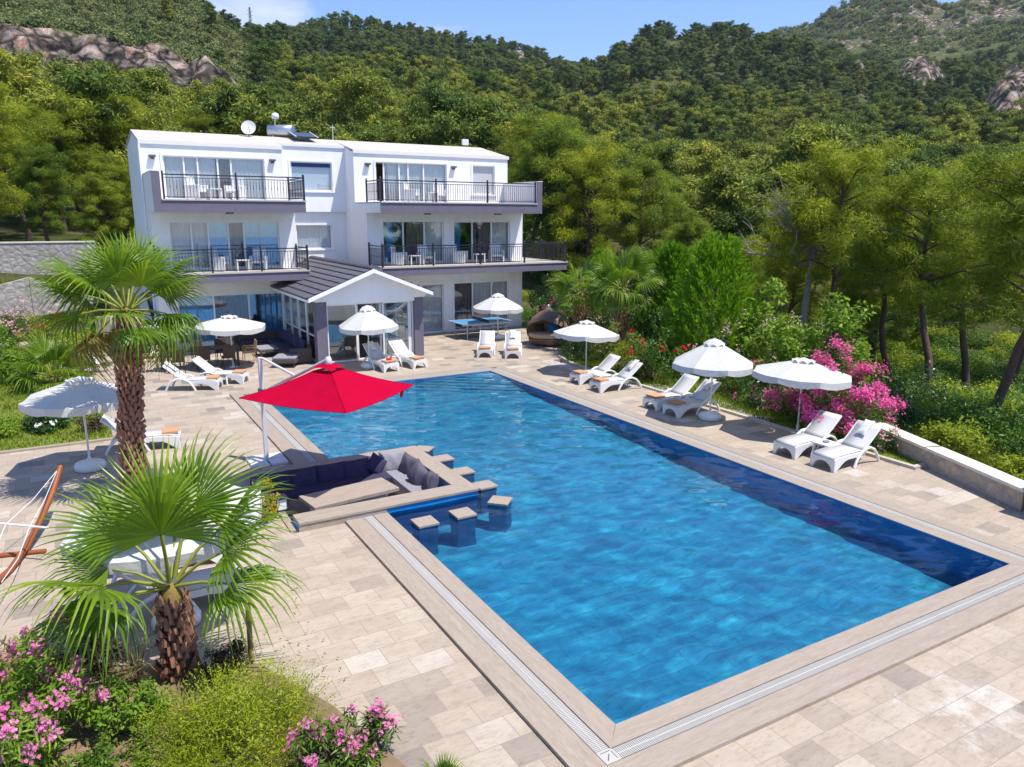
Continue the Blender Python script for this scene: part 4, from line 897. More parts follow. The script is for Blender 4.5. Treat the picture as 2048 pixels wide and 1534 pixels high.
def pillow_mesh(w, h, t, n=10, pinch=.10):
    u = np.linspace(-1, 1, n+1); U, Vv = np.meshgrid(u, u)
    th = t/2*np.power(np.clip((1-U**2)*(1-Vv**2), 0, 1), .42)
    sx = 1-pinch*(1-np.abs(Vv)**2.0)*np.abs(U); sy = 1-pinch*(1-np.abs(U)**2.0)*np.abs(Vv)
    Xp = U*w/2*sx; Yp = Vv*h/2*sy; k = (n+1)**2; wr = .012*np.sin(U*7+Vv*3)*(th/t*2)
    V = np.concatenate([np.stack([Xp.ravel(), Yp.ravel(), (th+wr).ravel()], 1), np.stack([Xp.ravel(), Yp.ravel(), (-th).ravel()], 1)])
    i = np.arange(k).reshape(n+1, n+1); q = np.stack([i[:-1, :-1].ravel(), i[:-1, 1:].ravel(), i[1:, 1:].ravel(), i[1:, :-1].ravel()], 1)
    mb = MB(); mb.add(V, np.concatenate([q, q[:, ::-1]+k]), 0, True); return mb
lp = lounger_proto(); LK = kids_of(lp); LG = 'white loungers set out around the pool'
used = [False]
def lounger(x, y, rz, label, pillow=None):
    if not used[0]: o = lp; used[0] = True
    else: o = copy_tree(lp, LK)
    o.location = (x, y, DZ); o.rotation_euler = (0, 0, rz); tag(o, label, 'sun lounger', LG)
    if pillow:
        b = [c for c in bpy.data.objects if c.parent == o and c.name.startswith('backrest')][0]
        pillow_mesh(.5, .26, .09).build('head_pillow', MT[pillow], o, loc=(1.56, 0, .80), rot=(0, -math.atan2(.50, .62), 0)).rotation_euler = (0, -math.atan2(.50, .62), 0)
    return o
TG = 'orange towels folded on the loungers'
def towel(x, y, rz, label, off=.13):
    mb = MB()
    for k in range(3): mb.box(-.19+.004*k, .19-.003*k, -.24+.006*k, .24-.005*k, .018*k, .018*k+.0165)
    o = mb.build('folded_towel', MT['towel'], bevel=.006); o.location = (x+math.cos(rz)*(off+.10), y+math.sin(rz)*(off+.10), DZ+.372); o.rotation_euler = (0, 0, rz+.05); tag(o, label, 'towel', TG)
LS = [  # foot centre, heading, label, towel, pillow
 (9.93, 6.11, 2, 'bare lounger under the flat parasol, beside the lounger by the low wall', None, None),
 (9.93, 4.99, 2, 'bare lounger nearest the low stone wall, no towel', None, 'pillow_grey'),
 (10.06, 11.38, 2, 'lounger with orange towel, on the rose bush side under the tall cone parasol', 'towel on the lounger just beyond the cone parasol pole', None),
 (10.06, 10.44, 2, 'lounger with orange towel whose hoop stands at the round base of the cone parasol', 'towel on the lounger beside the cone parasol base', 'pillow_grey'),
 (10.10, 15.50, -2, 'lounger in the shade beneath the far parasol with towel at its foot', 'towel on the shaded lounger under the far parasol', None),
 (10.0, 14.15, -2, 'lounger with patterned head pillow beside the red rose bush', 'towel on the lounger by the red rose bush', 'pillow_grey'),
 (9.62, 21.38, 58, 'lounger facing the pool in front of the ping pong table', 'towel on the lounger before the ping pong table', None),
 (10.53, 20.62, 60, 'lounger facing the pool in front of the wicker daybed', 'towel on the lounger before the daybed', 'pillow_grey'),
 (5.17, 20.50, 97, 'lounger with orange towel and red bag in front of the glazed porch', 'towel under the red bag before the porch', 'pillow_grey'),
 (6.40, 20.62, 102, 'lounger angled beside the right pier of the porch', 'towel on the lounger by the right porch pier', None),
 (-.93, 20.78, 157, 'lounger in front of the dining table, its hoops in full sun', 'towel on the sunlit lounger by the dining table', 'pillow_grey'),
 (.02, 21.30, 150, 'lounger half hidden by palm fronds beside the dining table parasol', 'towel on the half hidden lounger by the dining parasol', None),
 (-3.10, 5.55, 180, 'large lounger under the parasol behind the small palm', None, None),
 (-2.95, 14.45, 170, 'lounger behind the tall palm trunk, only its foot showing', 'towel on the lounger behind the tall palm trunk', None),
 (-3.2, 7.1, 178, 'lounger almost hidden behind the small palm fronds', None, None),
]
for x, y, a, l, tw, pl in LS:
    lounger(x, y, R(a), l, pl)
    if tw: towel(x, y, R(a), 'orange folded '+tw)
mb = MB(); mb.box(-.09, .09, -.06, .06, 0, .07); mb.tube([(-.06, 0, .07), (-.04, 0, .13), (.04, 0, .13), (.06, 0, .07)], .012, 6)
rb = mb.build('red_bag', MT['red_plastic'], bevel=.015); rb.location = (5.16, 20.74, DZ+.430); tag(rb, 'small red bag lying on an orange towel', 'bag')
def side_table(x, y, rz, label):
    t = empty('side_table', (x, y, DZ), rz, label, 'side table', 'low white side tables between loungers')
    mb = MB(); mb.box(-.24, .24, -.24, .24, .36, .40); mb.build('table_top', MT['white_plastic'], t, bevel=.012)
    for sx in (-1, 1):
        for sy in (-1, 1):
            mb = MB(); mb.tube([(sx*.22, sy*.22, 0), (sx*.18, sy*.18, .36)], [.032, .04], 8); mb.build('leg', MT['white_plastic'], t)
    return t
side_table(10.72, 5.52, R(2), 'white side table holding an ashtray between the two bare loungers'); side_table(10.75, 14.78, 0, 'white side table between the loungers under the far parasol'); side_table(-.75, 21.5, R(65), 'white side table between the two loungers by the dining table')
mb = MB(); mb.lathe([(0, 0), (.07, 0), (.085, .035), (.075, .035), (.06, .012), (0, .012)], 16); o = mb.build('ashtray', MT['lightgrey']); o.location = (10.72, 5.52, DZ+.401); tag(o, 'round grey ashtray on the side table', 'ashtray')

# ================================================================= PARASOLS
def parasol(x, y, rz, H, rad, drop, label, base=True, tilt=(0, 0), twist=0):
    root = empty('parasol', (x, y, DZ), rz, label, 'parasol', 'white octagonal parasols round the pool')
    top = H; rim = H-drop
    mb = MB(); mb.tube([(0, 0, .02), (0, 0, top-.03)], .024, 10); mb.build('pole', MT['white_plastic'], root)
    M4 = Matrix.Translation((0, 0, top-.05))@mat_rt(tilt[0], tilt[1], twist)@Matrix.Translation((0, 0, -(top-.05)))
    n = 8; V = []; rr = [.24, .45, .7, .88, 1.0]; ns = 4
    def rimpt(f, k, s):          # panel k, s in 0..1 across the panel
        a0 = 2*math.pi*k/n; a1 = 2*math.pi*(k+1)/n; p = np.array([math.cos(a0), math.sin(a0)])*(1-s)+np.array([math.cos(a1), math.sin(a1)])*s
        sag = -.035*math.sin(math.pi*s)*f*rad; h = top-.06-drop*(f**1.08)
        return (p[0]*f*rad, p[1]*f*rad, h+sag*.7)
    mb = MB()
    for k in range(n):
        g = [[rimpt(f, k, s/ns) for s in range(ns+1)] for f in rr]
        V = [p for row in g for p in row]; F = np.array([[i*(ns+1)+j, (i+1)*(ns+1)+j, (i+1)*(ns+1)+j+1, i*(ns+1)+j+1] for i in range(len(rr)-1) for j in range(ns)])
        mb.add(tr(V, M4), F, 0, True)
    can = mb.build('canopy', MT['canvas'], root)
    mb = MB()
    for k in range(n):                                     # hanging valance with scalloped hem
        t = [rimpt(1.0, k, s/ns) for s in range(ns+1)]; q = [(p[0]*1.004, p[1]*1.004, p[2]-.15-.035*math.sin(math.pi*s/ns)) for s, p in enumerate(t)]
        V = t+q; F = np.array([[j, j+ns+1, j+ns+2, j+1] for j in range(ns)]); mb.add(tr(V, M4), F, 0, True)
    mb.build('valance', MT['canvas'], can)
    mb = MB()
    for k in range(n):                                     # vent cap with lifted scallops
        a = [2*math.pi*(k+s/6)/n for s in range(7)]; rc = .30
        t = [(0, 0, top)]*7; m_ = [(math.cos(q)*rc*.6, math.sin(q)*rc*.6, top-.06-.0) for q in a]
        e_ = [(math.cos(q)*rc, math.sin(q)*rc, top-.06-drop*.30+.025+.085*math.sin(math.pi*s/6)) for s, q in enumerate(a)]
        mb.add(tr(t+m_+e_, M4), np.array([[i*7+j, (i+1)*7+j, (i+1)*7+j+1, i*7+j+1] for i in range(2) for j in range(6)]), 0, True)
    mb.build('vent_cap', MT['canvas'], can)
    mb = MB(); 
    for k in range(n):
        a = 2*math.pi*k/n; p = tr([(math.cos(a)*.05, math.sin(a)*.05, top-.10), (math.cos(a)*rad*.99, math.sin(a)*rad*.99, top-.075-drop)], M4); mb.tube(p, .008, 5)
    mb.tube([(0, 0, top-.6), (0, 0, top-.5)], .04, 10); mb.build('rib_frame', MT['white_plastic'], root)
    if base:
        mb = MB(); mb.lathe([(0, 0), (.30, 0), (.335, .03), (.335, .12), (.30, .17), (.10, .20), (.05, .22), (.035, .30), (0, .30)], 24); mb.build('base', MT['white_plastic'], root)
    else:
        mb = MB(); mb.lathe([(0, 0), (.17, 0), (.17, .03), (.04, .05), (.035, .25), (0, .25)], 16); mb.build('base', MT['white_plastic'], root)
parasol(-5.04, 13.40, R(10), 2.22, 1.24, .40, 'scalloped parasol behind the tall palm trunk beside the lawn', True, (0, 0))
parasol(.12, 24.35, R(5), 2.06, 1.36, .36, 'low flat parasol shading the dining table', False, (R(1), R(1)))
parasol(4.72, 21.72, R(12), 2.44, 1.16, .72, 'steep cone parasol with round base in front of the porch', True, (0, R(-2)))
parasol(12.51, 25.48, R(0), 2.2, 1.24, .62, 'cone parasol standing over the ping pong table', True, (0, 0))
parasol(11.62, 16.95, R(8), 2.0, 1.24, .44, 'parasol leaning by the daybed end of the flower garden', False, (R(0), R(3)))
parasol(10.86, 9.62, R(20), 2.40, 1.20, .66, 'tall cone parasol with round base beside the long side of the pool', True, (R(0), R(1)))
parasol(11.92, 7.35, R(14), 2.12, 1.34, .38, 'wide flat parasol next to the large pink oleander', False, (R(1), R(3)))
parasol(-4.15, 5.0, R(8), 2.15, 1.34, .42, 'parasol hidden behind the small palm fronds', True, (R(2), R(-3)))

# ---- red cantilever parasol
rp = empty('cantilever_parasol', (-1.34, 11.95, DZ), 0, 'bright red square cantilever parasol over the sunken lounge', 'parasol')
ox, oy, oz = -1.34, 11.95, DZ
C = np.array([(-2.16, 10.20, 2.0), (-.58, 7.90, 2.0), (1.52, 9.56, 2.0), (-.06, 11.86, 2.0)])
hub = np.array([-.32, 9.85, 2.62])
L = lambda p: np.array(p)-np.array([ox, oy, oz])
mb = MB()
for k in range(4):
    a, b = C[k], C[(k+1) % 4]; n = 6; rows = []
    for f in (.14, .35, .6, .8, 1.0):
        rows.append([L(hub+(a*(1-s)+b*s-hub)*f+np.array([0, 0, -.05*math.sin(math.pi*s)*f-.06*math.sin(math.pi*f)])) for s in np.linspace(0, 1, n)])
    V = [p for r_ in rows for p in r_]; mb.add(V, np.array([[i*n+j, i*n+j+1, (i+1)*n+j+1, (i+1)*n+j] for i in range(4) for j in range(n-1)]), 0, True)
can = mb.build('canopy', MT['canvas_red'], rp)
mb = MB()
for k in range(4):                                          # vent flap, lifted between the seams
    a, b = C[k], C[(k+1) % 4]; n = 7; rows = []
    for f in (0, .10, .20):
        rows.append([L(hub+(a*(1-s)+b*s-hub)*f+np.array([0, 0, .02+(.06*math.sin(math.pi*s) if f > .15 else .015)])) for s in np.linspace(0, 1, n)])
    V = [p for r_ in rows for p in r_]; mb.add(V, np.array([[i*n+j, i*n+j+1, (i+1)*n+j+1, (i+1)*n+j] for i in range(2) for j in range(n-1)]), 0, True)
mb.build('vent_flap', MT['canvas_red'], can)
mb = MB()
for k in range(4):                                          # stitched ridge seams and hem
    a, b = C[k], C[(k+1) % 4]; f_ = np.linspace(.16, 1, 7); mb.tube([L(hub+(a-hub)*f+np.array([0, 0, .004-.06*math.sin(math.pi*f)])) for f in f_], .009, 5)
    mb.tube([L(a*(1-s)+b*s+np.array([0, 0, -.05*math.sin(math.pi*s)])) for s in np.linspace(0, 1, 7)], .010, 5)
mb.build('seam', MT['canvas_red'], can)
mb = MB(); p0 = L(C[2]+(C[3]-C[2])*.12); mb.tube([p0, p0+np.array([.03, 0, -.12]), p0+np.array([.0, .01, -.32])], [.045, .05, .03], 6, flat=.2); mb.build('strap', MT['canvas_red'], can)
mb = MB()
for k in range(4): mb.tube([L(hub+np.array([0, 0, -.10])), L(hub*.5+C[k]*.5+np.array([0, 0, -.13])), L(C[k]+np.array([0, 0, -.02]))], .012, 6)
mb.build('rib_frame', MT['alu'], rp)
mb = MB(); mb.box(-.045, .045, -.06, .06, .03, 2.56); mast = mb.build('mast', MT['alu'], rp, bevel=.008)
mb = MB(); mb.box(-.075, .075, -.09, .09, 1.62, 1.80); mb.build('collar', MT['lamp_dark'], mast)
arm_end = L(hub+np.array([0, 0, .10])); a0 = np.array([0, -.05, 1.72]); mid = a0*.48+arm_end*.52
mb = MB(); mb.tube([a0, arm_end], .038, 8); am = mb.build('arm', MT['alu'], rp)
mb = MB(); mb.tube([(0, 0, 2.54), (.06, -.10, 2.54), mid], .03, 8); mb.build('strut', MT['alu'], am)
mb = MB(); mb.lathe([(0, -.16), (.075, -.16), (.075, -.02), (.05, .05), (0, .06)], 14, tuple(arm_end)); mb.build('hub_cap', MT['alu'], am)
for ax, ay in ((-.42, -.42), (.02, -.42), (-.42, .02), (.02, .02)):
    mb = MB(); mb.box(ax, ax+.40, ay, ay+.40, .0, .065); mb.build('base_slab', MT['alu'], rp, bevel=.012)

# ================================================================= LOUNGE CONTENTS
tb = empty('stone_table', (-.38, 8.56, -.62), R(7.5), 'long travertine coffee table in the sunken lounge', 'table')
mb = MB(); mb.box(-.95, .95, -.40, .40, .66, .74); mb.build('table_top', MT['cop_x'], tb, bevel=.006)
mb = MB(); mb.box(-.78, .72, -.26, .26, 0, .66); mb.build('plinth', MT['limestone'], tb)
def cushion(w, h, t, m, loc, rot, label, group, cat='cushion', name='cushion', pinch=.06):
    o = pillow_mesh(w, h, t, 12, pinch).build(name, MT[m]); o.location = loc; o.rotation_euler = rot; return tag(o, label, cat, group)
for k, (x, l) in enumerate(((-1.50, 'navy back cushion at the lantern end of the long bench'), (-.92, 'second navy back cushion from the lanterns'), (-.28, 'navy back cushion in the middle of the long bench'), (.30, 'navy back cushion left of the tilted dark pillow'))):
    cushion(.68, .50, .24, 'navy', (x, 10.22, -.02), (R(68), 0, 0), l, 'navy cushions along the long bench')
cushion(.44, .44, .18, 'navy', (.78, 10.16, .05), (R(70), R(38), R(-10)), 'tilted dark pillow standing on its corner at the shade edge', 'loose pillows in the lounge corner')
cushion(.62, .52, .20, 'lightgrey', (1.20, 10.22, .03), (R(72), 0, R(-8)), 'light grey pillow in the lounge corner', 'loose pillows in the lounge corner')
cushion(.58, .50, .24, 'charcoal', (1.45, 9.78, .03), (R(74), R(6), R(-78)), 'charcoal pillow next to the light grey corner pillow', 'loose pillows in the lounge corner')
cushion(.58, .54, .26, 'charcoal', (1.36, 9.02, .04), (R(66), R(24), R(-84)), 'charcoal pillow slumped midway along the side bench', 'loose pillows in the lounge corner')
cushion(.58, .50, .26, 'charcoal', (1.42, 8.45, .02), (R(70), R(-10), R(-95)), 'charcoal pillow nearest the stools end of the side bench', 'loose pillows in the lounge corner')
for (x, y, l) in ((-1.95, 9.95, 'white and black cube lantern at the back end of the lounge wall'), (-1.80, 8.62, 'white and black cube lantern beside the golden shrub')):
    ln = empty('lantern', (x, y, -.02), R(6), l, 'lantern', 'cube lanterns on the lounge end wall')
    mb = MB(); mb.box(-.10, .10, -.10, .10, .03, .25); mb.build('lamp_shade', MT['frame_white'], ln)
    mb = MB(); mb.box(-.13, .13, -.13, .13, 0, .03); mb.box(-.13, .13, -.13, .13, .25, .28)
    for sx in (-.12, .12):
        for sy in (-.12, .12): mb.box(sx-.012, sx+.012, sy-.012, sy+.012, .03, .25)
    mb.build('frame', MT['iron'], ln)

# ================================================================= BALCONY FURNITURE
def armchair_proto():
    r0 = empty('wicker_armchair', (0, 0, 0))
    mb = MB(); mb.box(-.27, .27, -.26, .24, .30, .40); mb.build('seat', MT['white_wicker'], r0, bevel=.02)
    mb = MB(); mb.prism([(.20, .30), (.26, .30), (.36, .92), (.28, .92)], -.27, .27, 'x'); mb.build('backrest', MT['white_wicker'], r0, bevel=.015)
    for s in (-1, 1):
        mb = MB(); x0, x1 = (.27, .34) if s > 0 else (-.34, -.27); mb.box(x0, x1, -.30, .30, .05, .60); mb.build('arm', MT['white_wicker'], r0, bevel=.015)
    for sx in (-.30, .30):
        for sy in (-.26, .26):
            mb = MB(); mb.box(sx-.025, sx+.025, sy-.025, sy+.025, 0, .31); mb.build('leg', MT['white_wicker'], r0)
    return r0
ac = armchair_proto(); AK = kids_of(ac); first = [True]
def armchair(x, y, z, a, label):
    if first[0]: o = ac; first[0] = False
    else: o = copy_tree(ac, AK)
    o.location = (x, y, z); o.rotation_euler = (0, 0, R(a)); tag(o, label, 'armchair', 'white wicker armchairs on the balconies')
def btable(x, y, z, label):
    t = empty('wicker_table', (x, y, z), 0, label, 'side table', 'white wicker tables on the balconies')
    mb = MB(); mb.box(-.26, .26, -.24, .24, .42, .47); mb.build('table_top', MT['white_wicker'], t, bevel=.008)
    for sx in (-.22, .22):
        for sy in (-.2, .2):
            mb = MB(); mb.box(sx-.025, sx+.025, sy-.025, sy+.025, 0, .42); mb.build('leg', MT['white_wicker'], t)
UL, ML, UR, MR = 'upper left balcony', 'middle left balcony', 'upper right balcony', 'middle right balcony'
armchair(-.12, 28.2, F2, 50, 'white armchair on the '+UL+' before the sheer curtains'); armchair(1.38, 28.2, F2, -35, 'white armchair on the '+UL+' before the dark drape'); btable(.55, 28.0, F2, 'white table on the '+UL)
armchair(.52, 27.7, z1, 55, 'white armchair on the '+ML+' before the sky tinted pane'); armchair(2.05, 27.7, z1, -20, 'white armchair on the '+ML+' nearer the porch roof'); btable(1.32, 27.5, z1, 'white table on the '+ML)
armchair(9.35, 28.2, F2, 50, 'white armchair on the '+UR+' left of its table'); armchair(10.85, 28.3, F2, -15, 'white armchair on the '+UR+' in front of the rightmost sheer curtain'); btable(10.3, 28.0, F2, 'white table on the '+UR)
armchair(8.50, 27.8, z1, 50, 'first white armchair by the porch end of the '+MR); armchair(9.85, 27.8, z1, 10, 'white armchair before the dark drape on the '+MR); btable(9.15, 27.6, z1, 'white table near the porch end of the '+MR)
armchair(11.7, 27.8, z1, 50, 'white armchair between the two doors of the '+MR); armchair(13.7, 27.8, z1, -15, 'white armchair at the garden end of the '+MR); btable(12.6, 27.6, z1, 'white table near the garden end of the '+MR)

# ================================================================= DINING, SOFA, PING PONG, DAYBED
dt = empty('dining_table', (-.95, 24.95, DZ), 0, 'long dark dining table under the low flat parasol', 'table')
mb = MB(); mb.box(-1.45, 1.40, -.45, .45, .70, .75); mb.build('table_top', MT['darkwood'], dt)
for sx in (-1.36, 1.31):
    for sy in (-.38, .38):
        mb = MB(); mb.box(sx-.04, sx+.04, sy-.04, sy+.04, 0, .70); mb.build('leg', MT['darkwood'], dt)
def dchair(x, y, a, label, m='pillow_grey'):
    r0 = empty('dining_chair', (x, y, DZ), R(a), label, 'chair', 'chairs round the dining table')
    mb = MB(); mb.box(-.23, .23, -.22, .22, .42, .46); mb.build('seat', MT[m], r0)
    mb = MB(); mb.prism([(.20, .44), (.24, .44), (.33, .92), (.29, .92)], -.22, .22, 'x'); mb.build('backrest', MT[m], r0, bevel=.01)
    mb = MB()
    for s in (-.24, .24): mb.tube([(s, .25, .64), (s, -.15, .66), (s, -.20, .45)], .016, 6)
    mb.build('armrest', MT[m], r0)
    for sx in (-.2, .2):
        for sy in (-.19, .21):
            mb = MB(); mb.tube([(sx, sy, .42), (sx*1.08, sy*1.12, 0)], .017, 6); mb.build('leg', MT[m], r0)
dchair(-2.72, 24.95, 90, 'pale dining chair at the lawn end of the dining table', 'tan'); dchair(.85, 24.95, -90, 'pale dining chair at the sofa end of the dining table', 'tan')
for k, x in enumerate((-1.85, -.95, -.05)):
    dchair(x, 24.28, 180, ('dark dining chair on the pool side, lawn end', 'dark dining chair on the pool side, middle of the table', 'dark dining chair on the pool side beside the parasol pole')[k], 'darkwood')
    dchair(x, 25.65, 0, ('dark dining chair on the house side, lawn end', 'dark dining chair on the house side, middle of the table', 'dark dining chair on the house side, sofa end')[k], 'darkwood')
for k, (x, y) in enumerate(((-1.9, 24.8), (-1.2, 25.1), (-.5, 24.8))):
    mb = MB(); mb.lathe([(.028, 0), (.034, .11), (.03, .11), (.024, .01), (0, .01)], 10); o = mb.build('drinking_glass', MT['glass_clear']); o.location = (x, y, DZ+.751); tag(o, ('clear glass at the lawn end of the dining table', 'clear glass near the middle of the dining table', 'clear glass at the parasol end of the dining table')[k], 'glass', 'glasses on the dining table')
sf = empty('corner_sofa', (2.6, 26.2, DZ), 0, 'long dark rattan sofa with dark cushions along the porch glass', 'sofa')
mb = MB(); mb.box(-.42, .42, -2.4, 2.3, .04, .30); mb.box(.30, .44, -2.4, 2.3, .30, .72); mb.box(-.42, .44, 2.16, 2.30, .30, .72); mb.box(-.42, .44, -2.5, -2.36, .04, .62); mb.box(-1.5, -.42, 1.55, 2.3, .04, .30); mb.box(-1.5, -.42, 2.16, 2.30, .30, .72); mb.build('frame', MT['rattan'], sf, bevel=.02)
for k in range(3):
    mb = MB(); mb.box(-.40, .22, -2.34+1.5*k, -.86+1.5*k, .30, .44); mb.build('seat_cushion', MT['navy'], sf, bevel=.035)
mb = MB(); mb.box(-1.48, -.42, 1.6, 2.1, .30, .44); mb.build('seat_cushion', MT['navy'], sf, bevel=.035)
for k in range(5): pillow_mesh(.85, .50, .22, 10, .04).build('back_cushion', MT['navy'], sf, loc=(.20, -1.85+.9*k, .66), rot=(R(76), 0, R(-90)))
ct = empty('coffee_table', (1.9, 26.2, DZ), 0, 'rattan coffee table with pale glass top by the dark sofa', 'table')
mb = MB(); mb.box(-.48, .48, -.55, .55, .34, .38); mb.build('table_top', MT['lightgrey'], ct)
mb = MB(); mb.box(-.48, .48, -.55, .55, .24, .338); mb.build('apron', MT['rattan'], ct)
for sx in (-.42, .42):
    for sy in (-.5, .5):
        mb = MB(); mb.box(sx-.03, sx+.03, sy-.03, sy+.03, 0, .24); mb.build('leg', MT['dark_metal'], ct)
ot = empty('ottoman', (2.0, 23.6, DZ), R(-28), 'rattan ottoman with grey pad in front of the sofa', 'ottoman')
mb = MB(); mb.box(-.45, .45, -.45, .45, .18, .32); mb.build('frame', MT['rattan'], ot, bevel=.015)
mb = MB(); mb.box(-.44, .44, -.44, .44, .322, .42); mb.build('pad', MT['lightgrey'], ot, bevel=.035)
for sx in (-.38, .38):
    for sy in (-.38, .38):
        mb = MB(); mb.box(sx-.02, sx+.02, sy-.02, sy+.02, 0, .18); mb.build('leg', MT['dark_metal'], ot)
pp = empty('ping_pong_table', (12.15, 26.6, DZ), 0, 'blue ping pong table with pale metal legs beside the villa wall', 'table')
mb = MB(); mb.box(-1.37, -.004, -.76, .76, .735, .76); mb.box(.004, 1.37, -.76, .76, .735, .76); tp_ = mb.build('table_top', MT['tt_blue'], pp)
mb = MB()
for a in ((-1.37, 1.37, -.762, -.735), (-1.37, 1.37, .735, .762), (-1.372, -1.35, -.735, .735), (1.35, 1.372, -.735, .735), (-1.35, 1.35, -.006, .006)): mb.box(*a, .7605, .763)
mb.build('boundary_line', MT['frame_white'], tp_)
mb = MB(); mb.box(-.006, .006, -.83, .83, .765, .90); mb.box(-.012, .012, -.85, -.83, .72, .92); mb.box(-.012, .012, .83, .85, .72, .92); mb.build('net', MT['dark_metal'], pp)
mb = MB(); mb.box(-1.33, 1.33, -.72, -.69, .66, .735); mb.box(-1.33, 1.33, .69, .72, .66, .735)
for x in (-1.05, -.35, .35, 1.05): mb.tube([(x, -.66, .45), (x, .66, .45)], .015, 6)
mb.build('undercarriage', MT['alu'], pp)
for x in (-1.05, -.35, .35, 1.05):
    for y in (-.66, .66):
        mb = MB(); mb.tube([(x, y, 0), (x, y, .66)], .022, 8); mb.build('leg', MT['alu'], pp)
for k, (x, y) in enumerate(((13.2, 26.45),)):
    mb = MB(); mb.lathe([(0, 0), (.075, 0), (.078, .008), (.075, .015), (0, .015)], 16); mb.box(.07, .17, -.014, .014, .0, .02); o = mb.build('table_tennis_bat', MT['red_plastic']); o.location = (x, y, DZ+.764); tag(o, 'red bat lying on the far end of the ping pong table', 'bat')
# daybed: onion shaped wicker shell open to the pool side
db = empty('daybed', (13.75, 22.95, DZ), R(-138), 'pointed wicker daybed with tan mattress and dark cushions', 'daybed')
mb = MB(); prof = [(.62, .02), (.80, .10), (.90, .22), (.90, .34)]; mb.lathe(prof, 36); mb.lathe([(.90, .34), (.80, .36), (0, .36)], 36); mb.build('base', MT['rattan_b'], db)
sh = [(.92, .34), (.98, .50), (1.0, .68), (.97, .88), (.89, 1.06), (.74, 1.24), (.53, 1.40), (.27, 1.55), (.05, 1.73)]
def shell(off, flip):
    V = []; ang = []
    nseg = 40
    for r_, z_ in sh:
        t = (z_-.34)/(1.72-.34); open_ = R(74)*math.sqrt(max(0, 1-(t/.60)**2.8))
        for j in range(nseg+1):
            a = open_+(2*math.pi-2*open_)*j/nseg; V.append(((r_-off)*math.cos(a), (r_-off)*math.sin(a), z_-off*.4))
    F = np.array([[i*(nseg+1)+j, i*(nseg+1)+j+1, (i+1)*(nseg+1)+j+1, (i+1)*(nseg+1)+j] for i in range(len(sh)-1) for j in range(nseg)])
    return np.array(V), (F[:, ::-1] if flip else F)
mb = MB(); mb.add(*shell(0, False), 0, True); so_ = mb.build('shell', MT['rattan_b'], db)
mb = MB(); mb.add(*shell(.03, True), 0, True); mb.build('lining', MT['tan'], so_)
mb = MB(); mb.lathe([(0, 0), (.05, .02), (.06, .07), (.04, .12), (0, .14)], 12, (0, 0, 1.71)); mb.build('finial', MT['white_plastic'], so_)
mb = MB(); mb.lathe([(0, .56), (.84, .56), (.91, .51), (.91, .40), (.84, .365)], 36); mb.build('mattress', MT['tan'], db)
for k, (m_, x, y, rz, l) in enumerate((('blue_cushion', -.42, .05, 0, 'bright blue cushion in the wicker daybed'), ('darkwood', -.30, -.48, 40, 'dark brown cushion on one side of the blue one in the daybed'), ('navy', -.30, .52, -40, 'navy cushion on the other side of the blue one in the daybed'))):
    mw = Matrix.Translation((13.75, 22.95, DZ))@mat_rt(0, 0, R(-138))@mat_rt(0, 0, R(rz), (x, y, .70)); o = pillow_mesh(.46, .42, .18, 10).build('daybed_cushion', MT[m_]); o.matrix_world = mw@mat_rt(R(90), 0, R(90))@mat_rt(R(-16), 0, 0); tag(o, l, 'cushion', 'cushions in the wicker daybed')
# hammock on a curved wooden stand, running out of the picture
hm = empty('hammock_stand', (-6.15, 9.4, DZ), 0, 'curved wooden hammock stand holding a white rope hammock', 'hammock')
p = np.array([(.62+.10*0, 1.05, 1.02), (.45, .60, .66), (.24, .05, .36), (.02, -.6, .14), (-.2, -1.3, .05), (-.45, -2.0, .10)]); 
mb = MB(); mb.tube(p, .055, 8); mb.build('beam', MT['wood'], hm)
mb = MB(); mb.tube([(-.8, -.42, .03), (.3, -.70, .03)], .045, 8); mb.build('foot', MT['wood'], hm)
mb = MB(); top = np.array([.56, .95, .98])
for k in (1, 4):
    e_ = np.array([-.35+.12*k, -.55-.1*k, .62]); mb.tube([top, (top+e_)/2+np.array([0, 0, -.06]), e_], .006, 5)
    mb.tube([e_, e_+np.array([-.15, -.9, -.18]), e_+np.array([-.3, -1.9, -.1])], .007, 5)
mb.tube([(-.40, -.5, .63), (.42, -1.2, .63)], .02, 6); mb.build('net', MT['rope'], hm)
# weathered post in the planting bed
ps = empty('wooden_post', (-3.42, 3.42, -.02), 0, 'slim weathered wooden post with yellow top beside the small palm', 'post')
mb = MB(); mb.tube([(0, 0, 0), (.01, 0, .62)], .035, 8); mb.build('shaft', MT['bamboo'], ps); mb = MB(); mb.tube([(.01, 0, .62), (.012, 0, .85)], .035, 8); mb.build('tip', MT['yellow_top'], ps)
